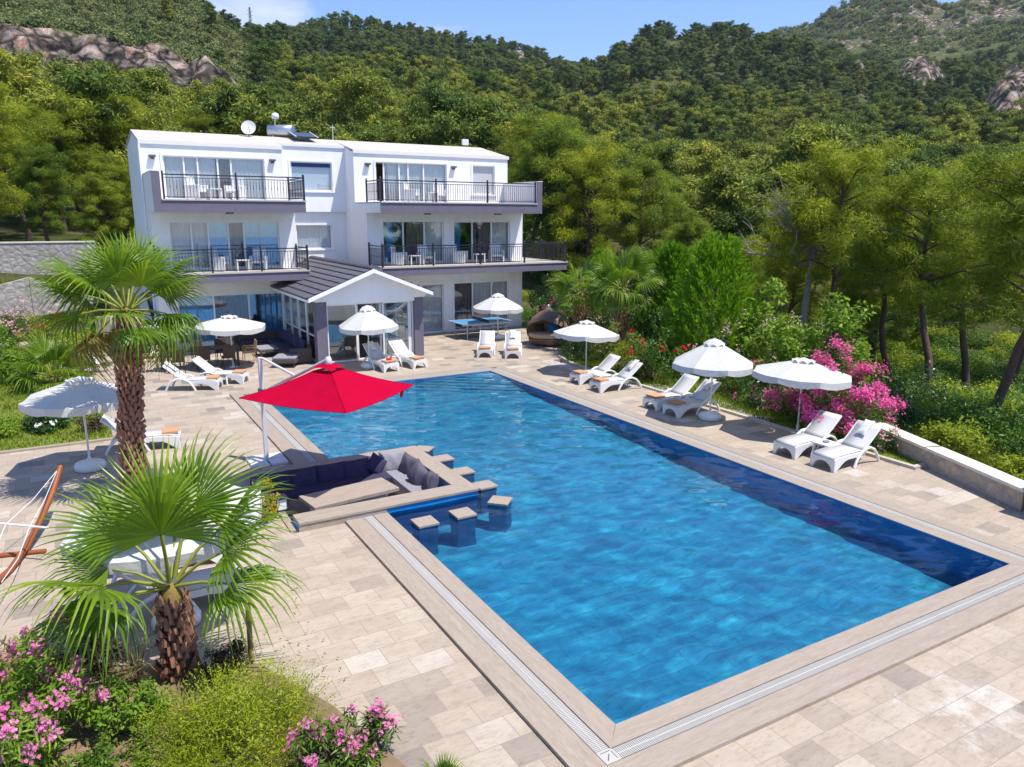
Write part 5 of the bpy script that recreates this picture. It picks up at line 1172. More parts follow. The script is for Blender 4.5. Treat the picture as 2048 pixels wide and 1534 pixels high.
# ================================================================= PLANT BUILDERS
def leafq(c, d, L, W, rg, droop=0.0):
    """diamond leaves: base points c, directions d"""
    n = len(c); d = nrm(d); s = nrm(np.cross(d, rg.normal(size=(n, 3)))); L = np.broadcast_to(L, (n,))[:, None]; W = np.broadcast_to(W, (n,))[:, None]
    dz = np.zeros((n, 3)); dz[:, 2] = -droop
    V = np.stack([c, c+d*L*.45+s*W/2, c+(d+dz)*L, c+d*L*.45-s*W/2], 1).reshape(-1, 3)
    return V, np.arange(4*n).reshape(n, 4)
def sph(rg, n): return nrm(rg.normal(size=(n, 3)))
def clumps(mb, rg, cen, rad, per, L, W, up=.25, core=.35, m=0, flat=1.0, droop=0.0, ctr=None, nr=.45):
    """leaf clumps round centres; rad one radius per clump"""
    k = len(cen); cen = np.asarray(cen, float); rad = np.broadcast_to(rad, (k,))
    per = np.broadcast_to(per, (k,)).astype(int); idx = np.repeat(np.arange(k), per); n = len(idx)
    u = sph(rg, n); r = core+(1-core)*rg.random(n)**.6; o = u*(r*rad[idx])[:, None]; o[:, 2] *= flat
    nt_ = u*.75+rg.normal(size=(n, 3))*nr; nt_[:, 2] += up+.25; nt_ = nrm(nt_)
    d = rg.normal(size=(n, 3))+u*.35; d = d-nt_*np.sum(d*nt_, 1, keepdims=True)*.8; d[:, 2] += up*.3; d = nrm(d); sd = nrm(np.cross(nt_, d))
    Ls = (L*rg.uniform(.6, 1.25, n))[:, None]; Ws = (W*rg.uniform(.7, 1.3, n))[:, None]; c = cen[idx]+o
    V = np.stack([c, c+d*Ls*.45+sd*Ws/2, c+d*Ls, c+d*Ls*.45-sd*Ws/2], 1).reshape(-1, 3); mb.add(V, np.arange(4*n).reshape(n, 4), m)
def pine_meshes(seed, H, lean=(0, 0), start=.35, spread=.34, nb=26, per=150, L=.34, W=.06, rc=.085, bend=.0, trunk_r=.02, flat=.62, br=True):
    rg = np.random.default_rng(seed); ts = np.linspace(0, 1, 9)
    wob = np.cumsum(rg.normal(size=(9, 2))*H*.010, axis=0)
    path = np.stack([lean[0]*H*ts**1.4+wob[:, 0]+bend*H*np.sin(ts*math.pi), lean[1]*H*ts**1.4+wob[:, 1], H*.94*ts], 1)
    tm = MB(); tm.tube(path, np.linspace(H*trunk_r, H*trunk_r*.18, 9)*np.r_[1.35, np.ones(8)], 8)
    P = lambda t: np.array([np.interp(t, ts, path[:, i]) for i in range(3)])
    cen = []; rad = []
    for i in range(nb):
        t = start+(1-start)*((i+.5)/nb)**.9; p = P(t); a = i*2.399+rg.normal()*.35; q = (t-start)/(1-start)
        env = math.sqrt(max(.06, 1-((q-.38)/.66)**2)); ln = H*spread*env*rg.uniform(.65, 1.15)
        d = np.array([math.cos(a), math.sin(a), rg.uniform(-.05, .35)+.35*q]); e = p+d*ln; e[2] -= .03*H*(1-q); mid = p+d*ln*.55+np.array([0, 0, .03*H])
        if br: tm.tube([p, mid, e], [H*trunk_r*.36*(1.15-q), H*trunk_r*.2, H*trunk_r*.07], 5, cap=False)
        for f in (1.0, .72, .48)[:3 if ln > H*.14 else 2]:
            c = p+(e-p)*f+rg.normal(size=3)*H*.022; c[2] += .02*H; cen.append(c); rad.append(H*rc*rg.uniform(.7, 1.2)*(.8+.2*f))
    for k in range(4): cen.append(P(.97)+rg.normal(size=3)*H*.03); rad.append(H*rc*.8)
    cm = MB(); clumps(cm, rg, cen, np.array(rad), per, L, W, .3, .25, 0, flat, nr=.36 if L < .3 else .30)
    return tm, cm
def tree_proto(name, tm, cm, mcrown, mtrunk='bark'):
    r0 = empty(name, (0, 0, 0)); tm.build('trunk', MT[mtrunk], r0); cm.build('crown', MT[mcrown], r0); return r0
class Kind:
    def __init__(s, proto): s.p = proto; s.k = kids_of(proto); s.used = False
    def put(s, x, y, z, sc, rz, label, group=None, cat='tree', tilt=0):
        o = s.p if not s.used else copy_tree(s.p, s.k); s.used = True
        o.location = (x, y, z); o.scale = (sc, sc, sc) if np.isscalar(sc) else sc; o.rotation_euler = (tilt, 0, rz)
        for key in ('label', 'category', 'group'):
            if key in o: del o[key]
        tag(o, label, cat, group); return o
# ---------------------------------------------------------------- fan palms
def fan_leaf(seed, R_=1.05, P_=.9, nseg=34, droop=.35, span=118, cone=.18):
    rg = np.random.default_rng(seed); mb = MB(); st = MB()
    pts = [(0, 0, 0), (P_*.5, 0, .05), (P_, 0, 0)]; st.tube(pts, [.028, .02, .014], 6, cap=False)
    an = np.radians(np.linspace(-span, span, nseg+1)); V = []; F = []
    for k in range(nseg):
        am = (an[k]+an[k+1])/2; da = (an[k+1]-an[k])/2
        Lg = R_*(.80+.24*math.cos(am*.75))*rg.uniform(.93, 1.05); dr = droop*rg.uniform(.6, 1.5); tw = rg.normal()*.04
        fr = [(.0, 1.0), (.24, 1.0), (.44, 1.0), (.64, .62), (.84, .34), (1.0, .04)]
        base = len(V)
        for f, wd in fr:
            r_ = Lg*f; half = r_*math.tan(da)*wd if f < .5 else Lg*.44*math.tan(da)*wd*1.02
            t = max(0, f-.42)/.58; z = -cone*r_*abs(math.sin(am))*.5+cone*.3*r_-dr*Lg*t**2.0; rr = r_-.30*dr*Lg*t**2.2
            c = np.array([P_+rr*math.cos(am+tw*t), rr*math.sin(am+tw*t), z]); s = np.array([-math.sin(am), math.cos(am), 0])
            fold = .35*half
            V += [c-s*half-np.array([0, 0, fold]), c+np.array([0, 0, fold*.6]), c+s*half-np.array([0, 0, fold])]
        for i in range(len(fr)-1):
            b = base+3*i; F += [[b, b+1, b+4, b+3], [b+1, b+2, b+5, b+4]]
    mb.add(np.array(V), np.array(F), 0, False)
    return st, mb
LEAF = [fan_leaf(11, 1.05, .80, 34, .34, 115, .42), fan_leaf(12, 1.0, .75, 32, .46, 112, .5), fan_leaf(13, 1.05, .82, 36, .24, 112, .36), fan_leaf(14, .95, .7, 30, .75, 108, .5)]
LEAF_ME = []
for i, (st, mb) in enumerate(LEAF):
    a = MB(); a.V = mb.V+st.V; a.n = mb.n+st.n; a.F = mb.F+[f+mb.n for f in st.F]; a.M = mb.M+[np.ones_like(m_) for m_ in st.M]; a.S = mb.S+st.S
    me = a.data('fan_frond'); me.materials.append(MT['palm']); me.materials.append(MT['petiole']); LEAF_ME.append(me)
    if i == 3: LEAF_ME.append(me.copy()); LEAF_ME[-1].materials[0] = MT['palm_dry']
def fan_palm(x, y, z, th, r0, r1, nfr, sc, seed, label, group=None, lo=-42, hi=80, lean=(0, 0), boots=True, fr_list=None, dry=0):
    rg = np.random.default_rng(seed); root = empty('fan_palm', (x, y, z), 0, label, 'palm tree', group)
    n = 10; t = np.linspace(0, 1, n); path = np.stack([lean[0]*t**1.5, lean[1]*t**1.5, th*t], 1)
    mb = MB(); rr = r0*(1-t)+r1*t; rr[0] *= 1.15; mb.tube(path, rr, 14)
    trunk = mb.build('trunk', MT['palm_trunk'], root)
    if boots:
        bm = MB(); nb = int(th/.05)*5; V = []; F = []
        for i in range(nb):
            f = (i+.5)/nb; a = i*2.399963; p = np.array([np.interp(f, t, path[:, j]) for j in range(3)]); r_ = np.interp(f, t, rr)*.97
            o = np.array([math.cos(a), math.sin(a), 0]); s = np.array([-math.sin(a), math.cos(a), 0]); wd = .085*rg.uniform(.7, 1.2)*(r0/.3); ln = rg.uniform(.07, .22); out_ = rg.uniform(.012, .10); a += rg.normal()*.12
            q = p+o*r_; b = len(V)
            V += [q-s*wd-np.array([0, 0, .06]), q+s*wd-np.array([0, 0, .06]), q+s*wd*.45+o*out_+np.array([0, 0, ln*.7]), q-s*wd*.45+o*out_+np.array([0, 0, ln*.7]), q+o*(out_*1.25)+np.array([0, 0, ln])*rg.uniform(.8, 1.1), q+o*(out_+.035)]
            F += [[b, b+1, b+5], [b+1, b+2, b+5], [b+2, b+3, b+5], [b+3, b, b+5], [b+3, b+2, b+4]]
        bm.add(np.array(V), np.array(F)); bm.build('leaf_bases', MT['palm_boot'], trunk)
    top = path[-1]
    hb = MB(); hb.lathe([(r1*1.0, -.10), (r1*1.02, .0), (r1*.6, .14), (0, .22)], 12, tuple(top)); hb.build('crown_shaft', MT['palm_dry'], trunk)
    specs = [(a_+rg.normal()*4, e_+rg.normal()*3) for a_, e_ in fr_list] if fr_list else [(i*137.5+rg.normal()*9, hi-(hi-lo)*((i+.5)/nfr)**.85+rg.normal()*5) for i in range(nfr)]
    for i, (az, el) in enumerate(specs):
        k = 2 if el > 45 else (0 if el > 15 else (1 if el > -15 else 3))
        if dry and el < lo+dry: k = 4
        o = bpy.data.objects.new('frond', LEAF_ME[k]); COL.objects.link(o); o.parent = root
        a = R(az); e = R(el); h = .10+.15*(el-lo)/(hi-lo)
        o.location = (top[0]+math.cos(a)*r1*.6, top[1]+math.sin(a)*r1*.6, top[2]+h)
        Mx = Matrix.Rotation(a, 4, 'Z')@Matrix.Rotation(-e, 4, 'Y')@Matrix.Rotation(rg.normal()*.25, 4, 'X')
        o.rotation_euler = Mx.to_euler(); s_ = sc*rg.uniform(.88, 1.1); o.scale = (s_, s_, s_)
    return root
# ---------------------------------------------------------------- shrubs
def shrub(name, label, cat, x, y, z, rx, ry, h, ml, n=2500, L=.10, W=.035, nc=40, cr=.28, seed=1, flowers=None, stems=True, up=.35, z0=.12, group=None, core=.3, extra=None, flat=1.0):
    """leafy bush: clumps over a domed volume, optional flower heads near the surface"""
    rg = np.random.default_rng(seed); root = empty(name, (x, y, z), 0, label, cat, group)
    u = sph(rg, nc); u[:, 2] = np.abs(u[:, 2]); f = rg.uniform(.45, 1.0, nc)**.6
    lump = 1+.22*rg.normal(size=nc); cen = np.stack([u[:, 0]*rx*f*lump, u[:, 1]*ry*f*lump, h*(z0+(1-z0)*(u[:, 2]*f*lump*.95))], 1); cen[:, 2] = np.clip(cen[:, 2], h*z0*.6, h*1.15)
    rr = cr*rg.uniform(.6, 1.25, nc)*min(rx, ry, h)
    mb = MB(); clumps(mb, rg, cen, rr, max(1, n//nc), L, W, up, core, 0, flat); mb.build('foliage', MT[ml], root)
    if stems:
        sm = MB()
        for i in range(min(nc, 26)):
            b = np.array([rg.normal()*rx*.10, rg.normal()*ry*.10, 0]); e = cen[i]; sm.tube([b, b*.6+e*.4+np.array([0, 0, h*.08]), e], [.016, .011, .006], 5, cap=False)
        sm.build('stem', MT['stem'], root)
    if flowers:
        fm, nf, fs, per, zlo, sp = flowers; fb = MB()
        j = rg.choice(nc, nf); hc = cen[j]+nrm(cen[j]+np.array([0, 0, h*.1]))*(rr[j]*rg.uniform(.75, 1.15, nf))[:, None]+rg.normal(size=(nf, 3))*sp*.5
        hc = hc[hc[:, 2] > zlo*h]; k = len(hc); ii = np.repeat(np.arange(k), per); m = len(ii); fc = hc[ii]+rg.normal(size=(m, 3))*sp
        nn = nrm(nrm(fc-np.array([0, 0, h*.35]))+rg.normal(size=(m, 3))*.5+np.array([0, 0, .35])); t1 = nrm(np.cross(nn, rg.normal(size=(m, 3)))); t2 = np.cross(nn, t1)
        for q in range(5):
            a = 2*math.pi*q/5; d = t1*math.cos(a)+t2*math.sin(a)+nn*.25; s = nrm(np.cross(nn, d)); Lq = fs*rg.uniform(.8, 1.2, (m, 1))
            V = np.stack([fc, fc+d*Lq*.6+s*Lq*.38, fc+d*Lq, fc+d*Lq*.6-s*Lq*.38], 1).reshape(-1, 3); fb.add(V, np.arange(4*m).reshape(m, 4))
        fb.build('flowers', MT[fm], root)
    if extra: extra(root, rg)
    return root
# ================================================================= NEAR TREES
hiA = Kind(tree_proto('pine_tree', *pine_meshes(101, 10, (.12, .03), .50, .30, 28, 430, .25, .034, .072, .03), 'pine_bright'))
hiB = Kind(tree_proto('pine_tree', *pine_meshes(102, 10, (-.05, .08), .44, .33, 28, 430, .25, .034, .076, -.04), 'pine_bright'))
hiC = Kind(tree_proto('pine_tree', *pine_meshes(103, 10, (.12, -.05), .52, .30, 24, 450, .25, .034, .070, .05), 'pine_bright'))
hiD = Kind(tree_proto('pine_tree', *pine_meshes(104, 10, (.02, .02), .22, .30, 40, 400, .25, .034, .074, .0), 'pine_bright'))
hiE = Kind(tree_proto('pine_tree', *pine_meshes(105, 10, (-.02, .0), .18, .27, 44, 380, .25, .034, .072, .0), 'pine'))
def TZ(x, y): return float(terrain_z(x, y))
def polar(px, d): a = px_dir(px, 455)[0]; return CAM_LOC[0]+d*math.sin(a), CAM_LOC[1]+d*math.cos(a)
RG = 'pines at the edge of the garden, beside the pool'
near_list = [  # kind, bearing, distance, height, turn, label
 (hiA, 1668, 37, 10.4, 0.2, 'leaning pine with bent reddish trunk rising behind the pink oleander'),
 (hiA, 1898, 32, 8.6, 1.1, 'pine with straight dark trunk beyond the low stone wall'),
 (hiB, 2040, 27, 8.2, 2.2, 'nearest pine at the picture edge beyond the stone pillar'),
 (hiC, 1835, 41, 9.6, 3.0, 'slim double trunk pine just behind the straight dark trunk pine'),
 (hiB, 1575, 43, 8.2, 4.0, 'yellowish pine above the light green shrub'),
 (hiE, 1765, 46, 9.4, 5.0, 'dark bushy pine in the shade behind the leaning pine'),
 (hiA, 1985, 39, 9.6, 2.6, 'broad pine with side limb beyond the low wall, right of the straight trunk'),
 (hiD, 1490, 52, 7.0, .8, 'bright pine over the tip of the feathery conifer'),
 (hiB, 1720, 57, 10.5, 1.7, 'tall pine crown showing above the leaning pine'),
 (hiD, 1860, 56, 10.5, 2.9, 'full crowned pine behind the two slim trunks'),
 (hiA, 2075, 48, 10.5, 4.4, 'pine cut by the picture edge, behind the broad one'),
 (hiE, 1385, 56, 8.0, 3.7, 'dark green pine behind the fan palms'),
 (hiC, 1620, 62, 8.6, .4, 'thin pine between the yellowish pine and the leaning pine'),
 (hiD, 1945, 64, 11, 5.5, 'rounded pine crown farther down the slope, above the broad pine'),
 (hiE, 1105, 62, 12.5, 2.0, 'tall dark trunked pine close by the end wall of the villa'),
 (hiD, 1180, 58, 11, 1.0, 'pine with yellow green crown right of the tall dark trunked pine'),
 (hiE, 1270, 60, 11, 4.9, 'dense blue green pine above the daybed'),
 (hiB, 1060, 70, 12, 3.3, 'bright pine peeping over the upper right balcony end'),
 (hiA, 1330, 68, 9.5, 2.4, 'pine with open crown left of the bare limbed pine'),
 (hiD, 1545, 72, 7.6, 5.9, 'golden green pine high above the rose bed'),
 (hiE, 1430, 70, 8.0, .9, 'bluish pine in front of the bare clearing'),
]
for kd, px, d, h, a, l in near_list:
    x, y = polar(px, d); kd.put(x, y, TZ(x, y)-.25, h/10, a, l)
# dead grey limbs on the pine beside the leaning one
rg = np.random.default_rng(5); x, y = polar(1618, 38); dr = empty('bare_tree', (x, y, TZ(x, y)-.2), 0, 'leafless grey limbed tree among the pines above the garden', 'tree')
mb = MB(); mb.tube([(0, 0, 0), (.2, 0, 3), (.8, .3, 5.2)], [.17, .13, .09], 8)
def limb(p, d, L, r, k):
    e = p+d*L; m_ = (p+e)/2+rg.normal(size=3)*L*.08; mb.tube([p, m_, e], [r, r*.8, r*.5], 5, cap=False)
    if k > 0:
        for _ in range(3): limb(p+(e-p)*rg.uniform(.45, 1), nrm(d+rg.normal(size=3)*.55+np.array([0, 0, .12])), L*.62, r*.5, k-1)
for d in ((-.8, -.1, .55), (.7, .1, .7), (-.3, .3, .9), (.95, -.2, .35), (-.95, .2, .2)): limb(np.array([.8, .3, 5.0])*rg.uniform(.8, 1), nrm(np.array(d)), 2.3, .075, 3)
mb.build('trunk', MT['bark_grey'], dr); dr.scale = (1.15, 1.15, 1.22)
LGp = 'bright pines above the stone terraces beside the villa'
left_list = [(hiD, -55, 52, 8.7, .3, 'near pine filling the picture edge above the retaining wall'), (hiB, 60, 60, 8.7, 1.2, 'bright pine above the upper retaining wall'), (hiD, 130, 66, 9.1, 2.3, 'tall yellow green pine second behind the retaining wall'),
 (hiE, 95, 56, 6.0, 3.1, 'shaded dark pine low above the retaining wall'), (hiB, 195, 70, 9.7, 4.2, 'tallest bright pine beside the villa corner'), (hiD, 262, 74, 9.7, 5.1, 'bright pine whose crown meets the villa roof corner'), (hiE, 205, 58, 5.7, .5, 'dark low pine against the villa flank wall'),
 (hiD, 330, 80, 9.1, 2.7, 'rounded bright pine above the left roof'), (hiA, 430, 84, 9.5, 3.9, 'flat topped golden pine behind the satellite dish'), (hiB, 385, 92, 7.4, 1.9, 'pine between the bright rounded one and the golden flat topped one'), (hiB, 15, 74, 10.1, 4.8, 'high pine at the picture edge below the cliff'), (hiA, 165, 84, 9.4, .9, 'pine standing just below the cliff band'), (hiE, 490, 100, 7.6, 2.2, 'dark pine behind the solar water heater'), (hiD, -90, 62, 8.7, 2.0, 'bright pine beyond the edge of the terraces'), (hiD, 250, 60, 6.4, 3.6, 'leafy pine in the shadow behind the villa flank')]
for kd, px, d, h, a, l in left_list:
    x, y = polar(px, d); kd.put(x, y, TZ(x, y)-.3, (h/10*1.1, h/10*1.1, h/10), a, l, LGp)

# ================================================================= FOREST
far = [Kind(tree_proto('pine_tree', *pine_meshes(200+i, 8, (.03*(i-2), .02), (.22, .35, .15, .40, .28, .3)[i], (.28, .36, .22, .40, .33, .26)[i], (15, 12, 20, 11, 13, 16)[i], 150, .40, .105, (.115, .13, .10, .14, .12, .11)[i], .02*(i-2), .018, .52, i % 2 == 0), 'pine_far')) for i in range(6)]
fr_pts = []
rg = np.random.default_rng(42)
for d0, d1, sp in ((58, 120, 5.6), (120, 260, 6.0), (260, 420, 5.5), (420, 640, 5.9)):
    a_lo, a_hi = px_dir(-420, 455)[0], px_dir(2420, 455)[0]
    n = int(.5*(d1**2-d0**2)*(a_hi-a_lo)/(sp*sp))
    az = rg.uniform(a_lo, a_hi, n); d = np.sqrt(rg.uniform(d0**2, d1**2, n)); fr_pts.append(np.stack([CAM_LOC[0]+d*np.sin(az), CAM_LOC[1]+d*np.cos(az), az, d], 1))
fp = np.concatenate(fr_pts); a540 = px_dir(545, 455)[0]
z = terrain_z(fp[:, 0], fp[:, 1]); rk = rock_mask(fp[:, 0], fp[:, 1]); pxs = 1024+FOC*np.tan(fp[:, 2]-YAW)/math.cos(PITCH)*1.0
left = fp[:, 2] < a540+rg.normal(size=len(fp))*.02
keep = (rk < .42) & ~((left) & (fp[:, 3] > 138) & (rg.random(len(fp)) > np.where(fp[:, 3] > 190, .05, .0)))
keep &= ~((fp[:, 0] > -4) & (fp[:, 0] < 18) & (fp[:, 1] < 42))
gap = hash_noise(fp[:, 0], fp[:, 1], 17, 9); keep &= (gap > .22)
keep &= (fp[:, 3] > 74) | (rg.random(len(fp)) > .45)
fp = fp[keep]; z = z[keep]
size = np.clip(rg.normal(1, .24, len(fp)), .55, 1.6)*np.where(fp[:, 3] < 110, 1.12, 1.0)*np.where(fp[:, 3] > 270, .86, 1)
# largest in view become individual trees
top = np.stack([fp[:, 0], fp[:, 1], z+8*size], 1); X_, Y_, W_ = project(top); Xb, Yb, _q = project(np.stack([fp[:, 0], fp[:, 1], z], 1))
vis = (X_ > -20) & (X_ < 2068) & (Y_ > -30) & ~((X_ > 262) & (X_ < 1030) & (Y_ > 285)) & ~((X_ > 1380) & (fp[:, 3] < 66))
order = np.argsort(fp[:, 3]+np.where(vis, 0, 1e5)); ind = order[:262]; rest = fp[:, 3] > 82; rest[ind] = False
FG = {'l': ('forest pine on the lower slope above the villa left roof', 'forest pines on the lower slope above the left roof'), 'c': ('forest pine in the valley directly behind the villa roof', 'forest pines behind the middle and right roof'), 'r': ('forest pine on the lower wooded hillside beyond the garden', 'forest pines on the lower hillside beyond the garden')}
for i in ind:
    k = 'l' if X_[i] < 560 else ('c' if X_[i] < 1050 else 'r')
    far[int(rg.integers(6))].put(fp[i, 0], fp[i, 1], z[i]-.3, float(size[i]), float(rg.uniform(0, 6.28)), FG[k][0], FG[k][1])
def scatter(name, pts, scales, sources, label, tiltz=True):
    """many small copies on points, as one object"""
    me = bpy.data.meshes.new(name); me.vertices.add(len(pts)); me.vertices.foreach_set('co', np.asarray(pts, np.float32).ravel())
    for key, arr in (('sc', scales), ('rot', rng.uniform(0, 6.28, len(pts))), ):
        a = me.attributes.new(key, 'FLOAT', 'POINT'); a.data.foreach_set('value', np.asarray(arr, np.float32))
    a = me.attributes.new('pick', 'INT', 'POINT'); a.data.foreach_set('value', rng.integers(0, len(sources), len(pts)).astype(np.int32))
    o = bpy.data.objects.new(name, me); COL.objects.link(o); tag(o, label, None, None, 'stuff')
    ng = bpy.data.node_groups.new(name+'_nodes', 'GeometryNodeTree'); ng.interface.new_socket('Geometry', in_out='INPUT', socket_type='NodeSocketGeometry'); ng.interface.new_socket('Geometry', in_out='OUTPUT', socket_type='NodeSocketGeometry')
    gi = ng.nodes.new('NodeGroupInput'); go = ng.nodes.new('NodeGroupOutput'); iop = ng.nodes.new('GeometryNodeInstanceOnPoints'); jn = ng.nodes.new('GeometryNodeJoinGeometry')
    for s in sources[::-1]:
        oi = ng.nodes.new('GeometryNodeObjectInfo'); oi.inputs[0].default_value = s; gt = ng.nodes.new('GeometryNodeGeometryToInstance'); ng.links.new(oi.outputs['Geometry'], gt.inputs[0]); ng.links.new(gt.outputs[0], jn.inputs[0])
    def attr(nm, tp):
        n_ = ng.nodes.new('GeometryNodeInputNamedAttribute'); n_.data_type = tp; n_.inputs[0].default_value = nm; return n_.outputs[0]
    ng.links.new(gi.outputs[0], iop.inputs['Points']); ng.links.new(jn.outputs[0], iop.inputs['Instance']); iop.inputs['Pick Instance'].default_value = True
    ng.links.new(attr('pick', 'INT'), iop.inputs['Instance Index'])
    cx = ng.nodes.new('ShaderNodeCombineXYZ'); ng.links.new(attr('rot', 'FLOAT'), cx.inputs[2]); ng.links.new(cx.outputs[0], iop.inputs['Rotation'])
    c2 = ng.nodes.new('ShaderNodeCombineXYZ'); s_ = attr('sc', 'FLOAT'); [ng.links.new(s_, c2.inputs[q]) for q in range(3)]; ng.links.new(c2.outputs[0], iop.inputs['Scale'])
    ng.links.new(iop.outputs[0], go.inputs[0]); md = o.modifiers.new('scatter', 'NODES'); md.node_group = ng
    return o
def source(name, parts):
    """a mesh used only by the scatter nodes, never linked into the scene"""
    mb = MB(); mats = []
    for k, (m_, mt) in enumerate(parts): mb.V += m_.V; mb.F += [f+mb.n for f in m_.F]; mb.M += [np.full_like(q, k) for q in m_.M]; mb.S += m_.S; mb.n += m_.n; mats.append(mt)
    me = mb.data(name); [me.materials.append(q) for q in mats]; return bpy.data.objects.new(name, me)
srcs = []
for i in range(6):
    tm, cm = pine_meshes(300+i, 8, (.03*(i-2), .02), (.22, .35, .15, .40, .28, .3)[i], (.28, .36, .22, .40, .33, .26)[i], (15, 12, 20, 11, 13, 16)[i], 120, .46, .145, (.115, .13, .10, .14, .12, .11)[i], .02*(i-2), .018, .52, False); srcs.append(source('pine_shape', [(tm, MT['bark']), (cm, MT['pine_far'])]))
srcs2 = []
for o_ in srcs:
    me = o_.data.copy(); me.materials[1] = MT['pine_hill_shade']; srcs2.append(bpy.data.objects.new('hill_pine_shape', me))
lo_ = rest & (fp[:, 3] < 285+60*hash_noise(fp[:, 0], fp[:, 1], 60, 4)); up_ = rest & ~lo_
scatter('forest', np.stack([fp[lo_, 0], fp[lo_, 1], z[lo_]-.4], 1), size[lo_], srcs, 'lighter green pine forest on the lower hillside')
scatter('forest', np.stack([fp[up_, 0], fp[up_, 1], z[up_]-.4], 1), size[up_], srcs2, 'pine forest covering the upper hillsides, its dark green holding haze and shadow')
# scrub on the open slope and the rocky mountain
bs = []
for i in range(4):
    r2 = np.random.default_rng(400+i); mb = MB(); cen = sph(r2, 7)*np.array([.55, .55, .25])+np.array([0, 0, .35]); clumps(mb, r2, cen, .45, 22, .34, .22, .3, .3); bs.append(source('scrub_shape', [(mb, MT['scrub'])]))
n = 9000; a_lo, a_hi = px_dir(-420, 455)[0], px_dir(600, 455)[0]
az = rg.uniform(a_lo, a_hi, n); d = np.sqrt(rg.uniform(150**2, 430**2, n)); sx_ = CAM_LOC[0]+d*np.sin(az); sy_ = CAM_LOC[1]+d*np.cos(az)
k = (rock_mask(sx_, sy_) < .45) | (rg.random(n) < .12); P1 = np.stack([sx_, sy_, terrain_z(sx_, sy_)], 1)[k]; S1 = rg.uniform(.7, 2.3, k.sum())
n = 16000; az = rg.uniform(px_dir(1480, 455)[0], px_dir(2420, 455)[0], n); d = np.sqrt(rg.uniform(640**2, 1150**2, n)); sx_ = CAM_LOC[0]+d*np.sin(az); sy_ = CAM_LOC[1]+d*np.cos(az); gg_ = .5*hash_noise(sx_, sy_, 40, 3)+.5*hash_noise(sx_, sy_, 13, 4)
k = gg_ > .39; P2 = np.stack([sx_, sy_, terrain_z(sx_, sy_)], 1)[k]; S2 = rg.uniform(1.6, 4.6, k.sum())
n = 5000; az = rg.uniform(px_dir(600, 455)[0], px_dir(2420, 455)[0], n); d = np.sqrt(rg.uniform(60**2, 480**2, n)); sx_ = CAM_LOC[0]+d*np.sin(az); sy_ = CAM_LOC[1]+d*np.cos(az); k = (sx_ > 19) | (sy_ > 42); P3 = np.stack([sx_, sy_, terrain_z(sx_, sy_)], 1)[k]; S3 = rg.uniform(.8, 1.9, k.sum())
scatter('scrub', np.concatenate([P1, P2, P3]), np.concatenate([S1, S2, S3]), bs, 'low scrub dotting the open slopes and rocky mountain')
# understorey below the garden pines
us = []
for i in range(3):
    r2 = np.random.default_rng(430+i); mb = MB(); cen = sph(r2, 12)*np.array([.6, .6, .35])+np.array([0, 0, .45]); clumps(mb, r2, cen, .36, 90, .13, .05, .3, .3); us.append(source('underbrush_shape', [(mb, MT['leaf_mid' if i else 'leaf_yellow'])]))
n = 1100; ux = rg.uniform(15, 46, n); uy = rg.uniform(-2, 40, n); k = (ux > 16+.0*uy) & ~((ux < 19.5) & (uy > 8)); scatter('underbrush', np.stack([ux, uy, terrain_z(ux, uy)-.1], 1)[k], rg.uniform(.5, 1.3, k.sum()), us, 'low underbrush below the garden pines')
# lattice pylons
for px, d, h, l in ((935, 200, 11, 'thin grey lattice pylon standing in the valley forest'), (662, 330, 12, 'distant lattice pylon on the forested hill under the sky wisps'), (528, 345, 13, 'small mast on the ridge where two hills meet')):
    x, y = polar(px, d); py = empty('pylon', (x, y, TZ(x, y)), .4, l, 'pylon'); mb = MB(); w0 = h*.05
    for sx in (-1, 1):
        for sy in (-1, 1): mb.tube([(sx*w0, sy*w0, 0), (sx*w0*.25, sy*w0*.25, h)], h*.006, 4)
    for q in range(9):
        za, zb = h*q/9, h*(q+1)/9; wa, wb = w0*(1-.75*q/9), w0*(1-.75*(q+1)/9)
        for s in (-1, 1): mb.tube([(-wa, s*wa, za), (wb, s*wb, zb)], h*.004, 4); mb.tube([(s*wa, -wa, za), (s*wb, wb, zb)], h*.004, 4)
    mb.build('lattice', MT['lamp_dark'], py); mb = MB()
    for zz in (.78, .88): mb.tube([(-h*.11, 0, h*zz), (h*.11, 0, h*zz)], h*.006, 4)
    mb.build('cross_arm', MT['lamp_dark'], py)

# ================================================================= PALMS
fan_palm(-4.25, 11.1, DZ-.02, 3.78, .20, .17, 30, .98, 21, 'tall fan palm with shaggy brown trunk on the deck', None, -52, 82, dry=16, lean=(.20, .05), fr_list=[(150, 12), (142, 42), (168, 24), (100, 76), (125, 62), (20, 58), (-18, 24), (-34, -20), (-95, 60), (-112, 6), (165, -8), (40, 22), (80, 42), (112, 22), (0, 38), (-60, 42), (-150, 40), (60, 62), (10, -14), (85, -30), (5, -50), (165, -48), (-20, -8), (-80, -24), (150, -40), (30, -35)])
fan_palm(-4.28, 3.60, -.04, 1.12, .175, .13, 24, 1.0, 27, 'small fan palm in the foreground bed with spreading fronds', None, -28, 76, dry=0, fr_list=[(176, -6), (150, 16), (196, 6), (138, 46), (102, 76), (38, 66), (2, 48), (-26, 32), (-44, 12), (-100, 60), (-152, 24), (70, 44)])
GPs = 'fan palms behind the daybed'
x, y = polar(1165, 33.5); fan_palm(x, y, -.3, 2.6, .24, .2, 20, .85, 31, 'fan palm just behind the daybed, its fronds drooping yellow', GPs, -45, 80)
x, y = polar(1250, 31.5); fan_palm(x, y, -.3, 3.0, .26, .22, 24, 1.0, 33, 'fan palm between daybed and feathery conifer with round crown', GPs, -45, 82)
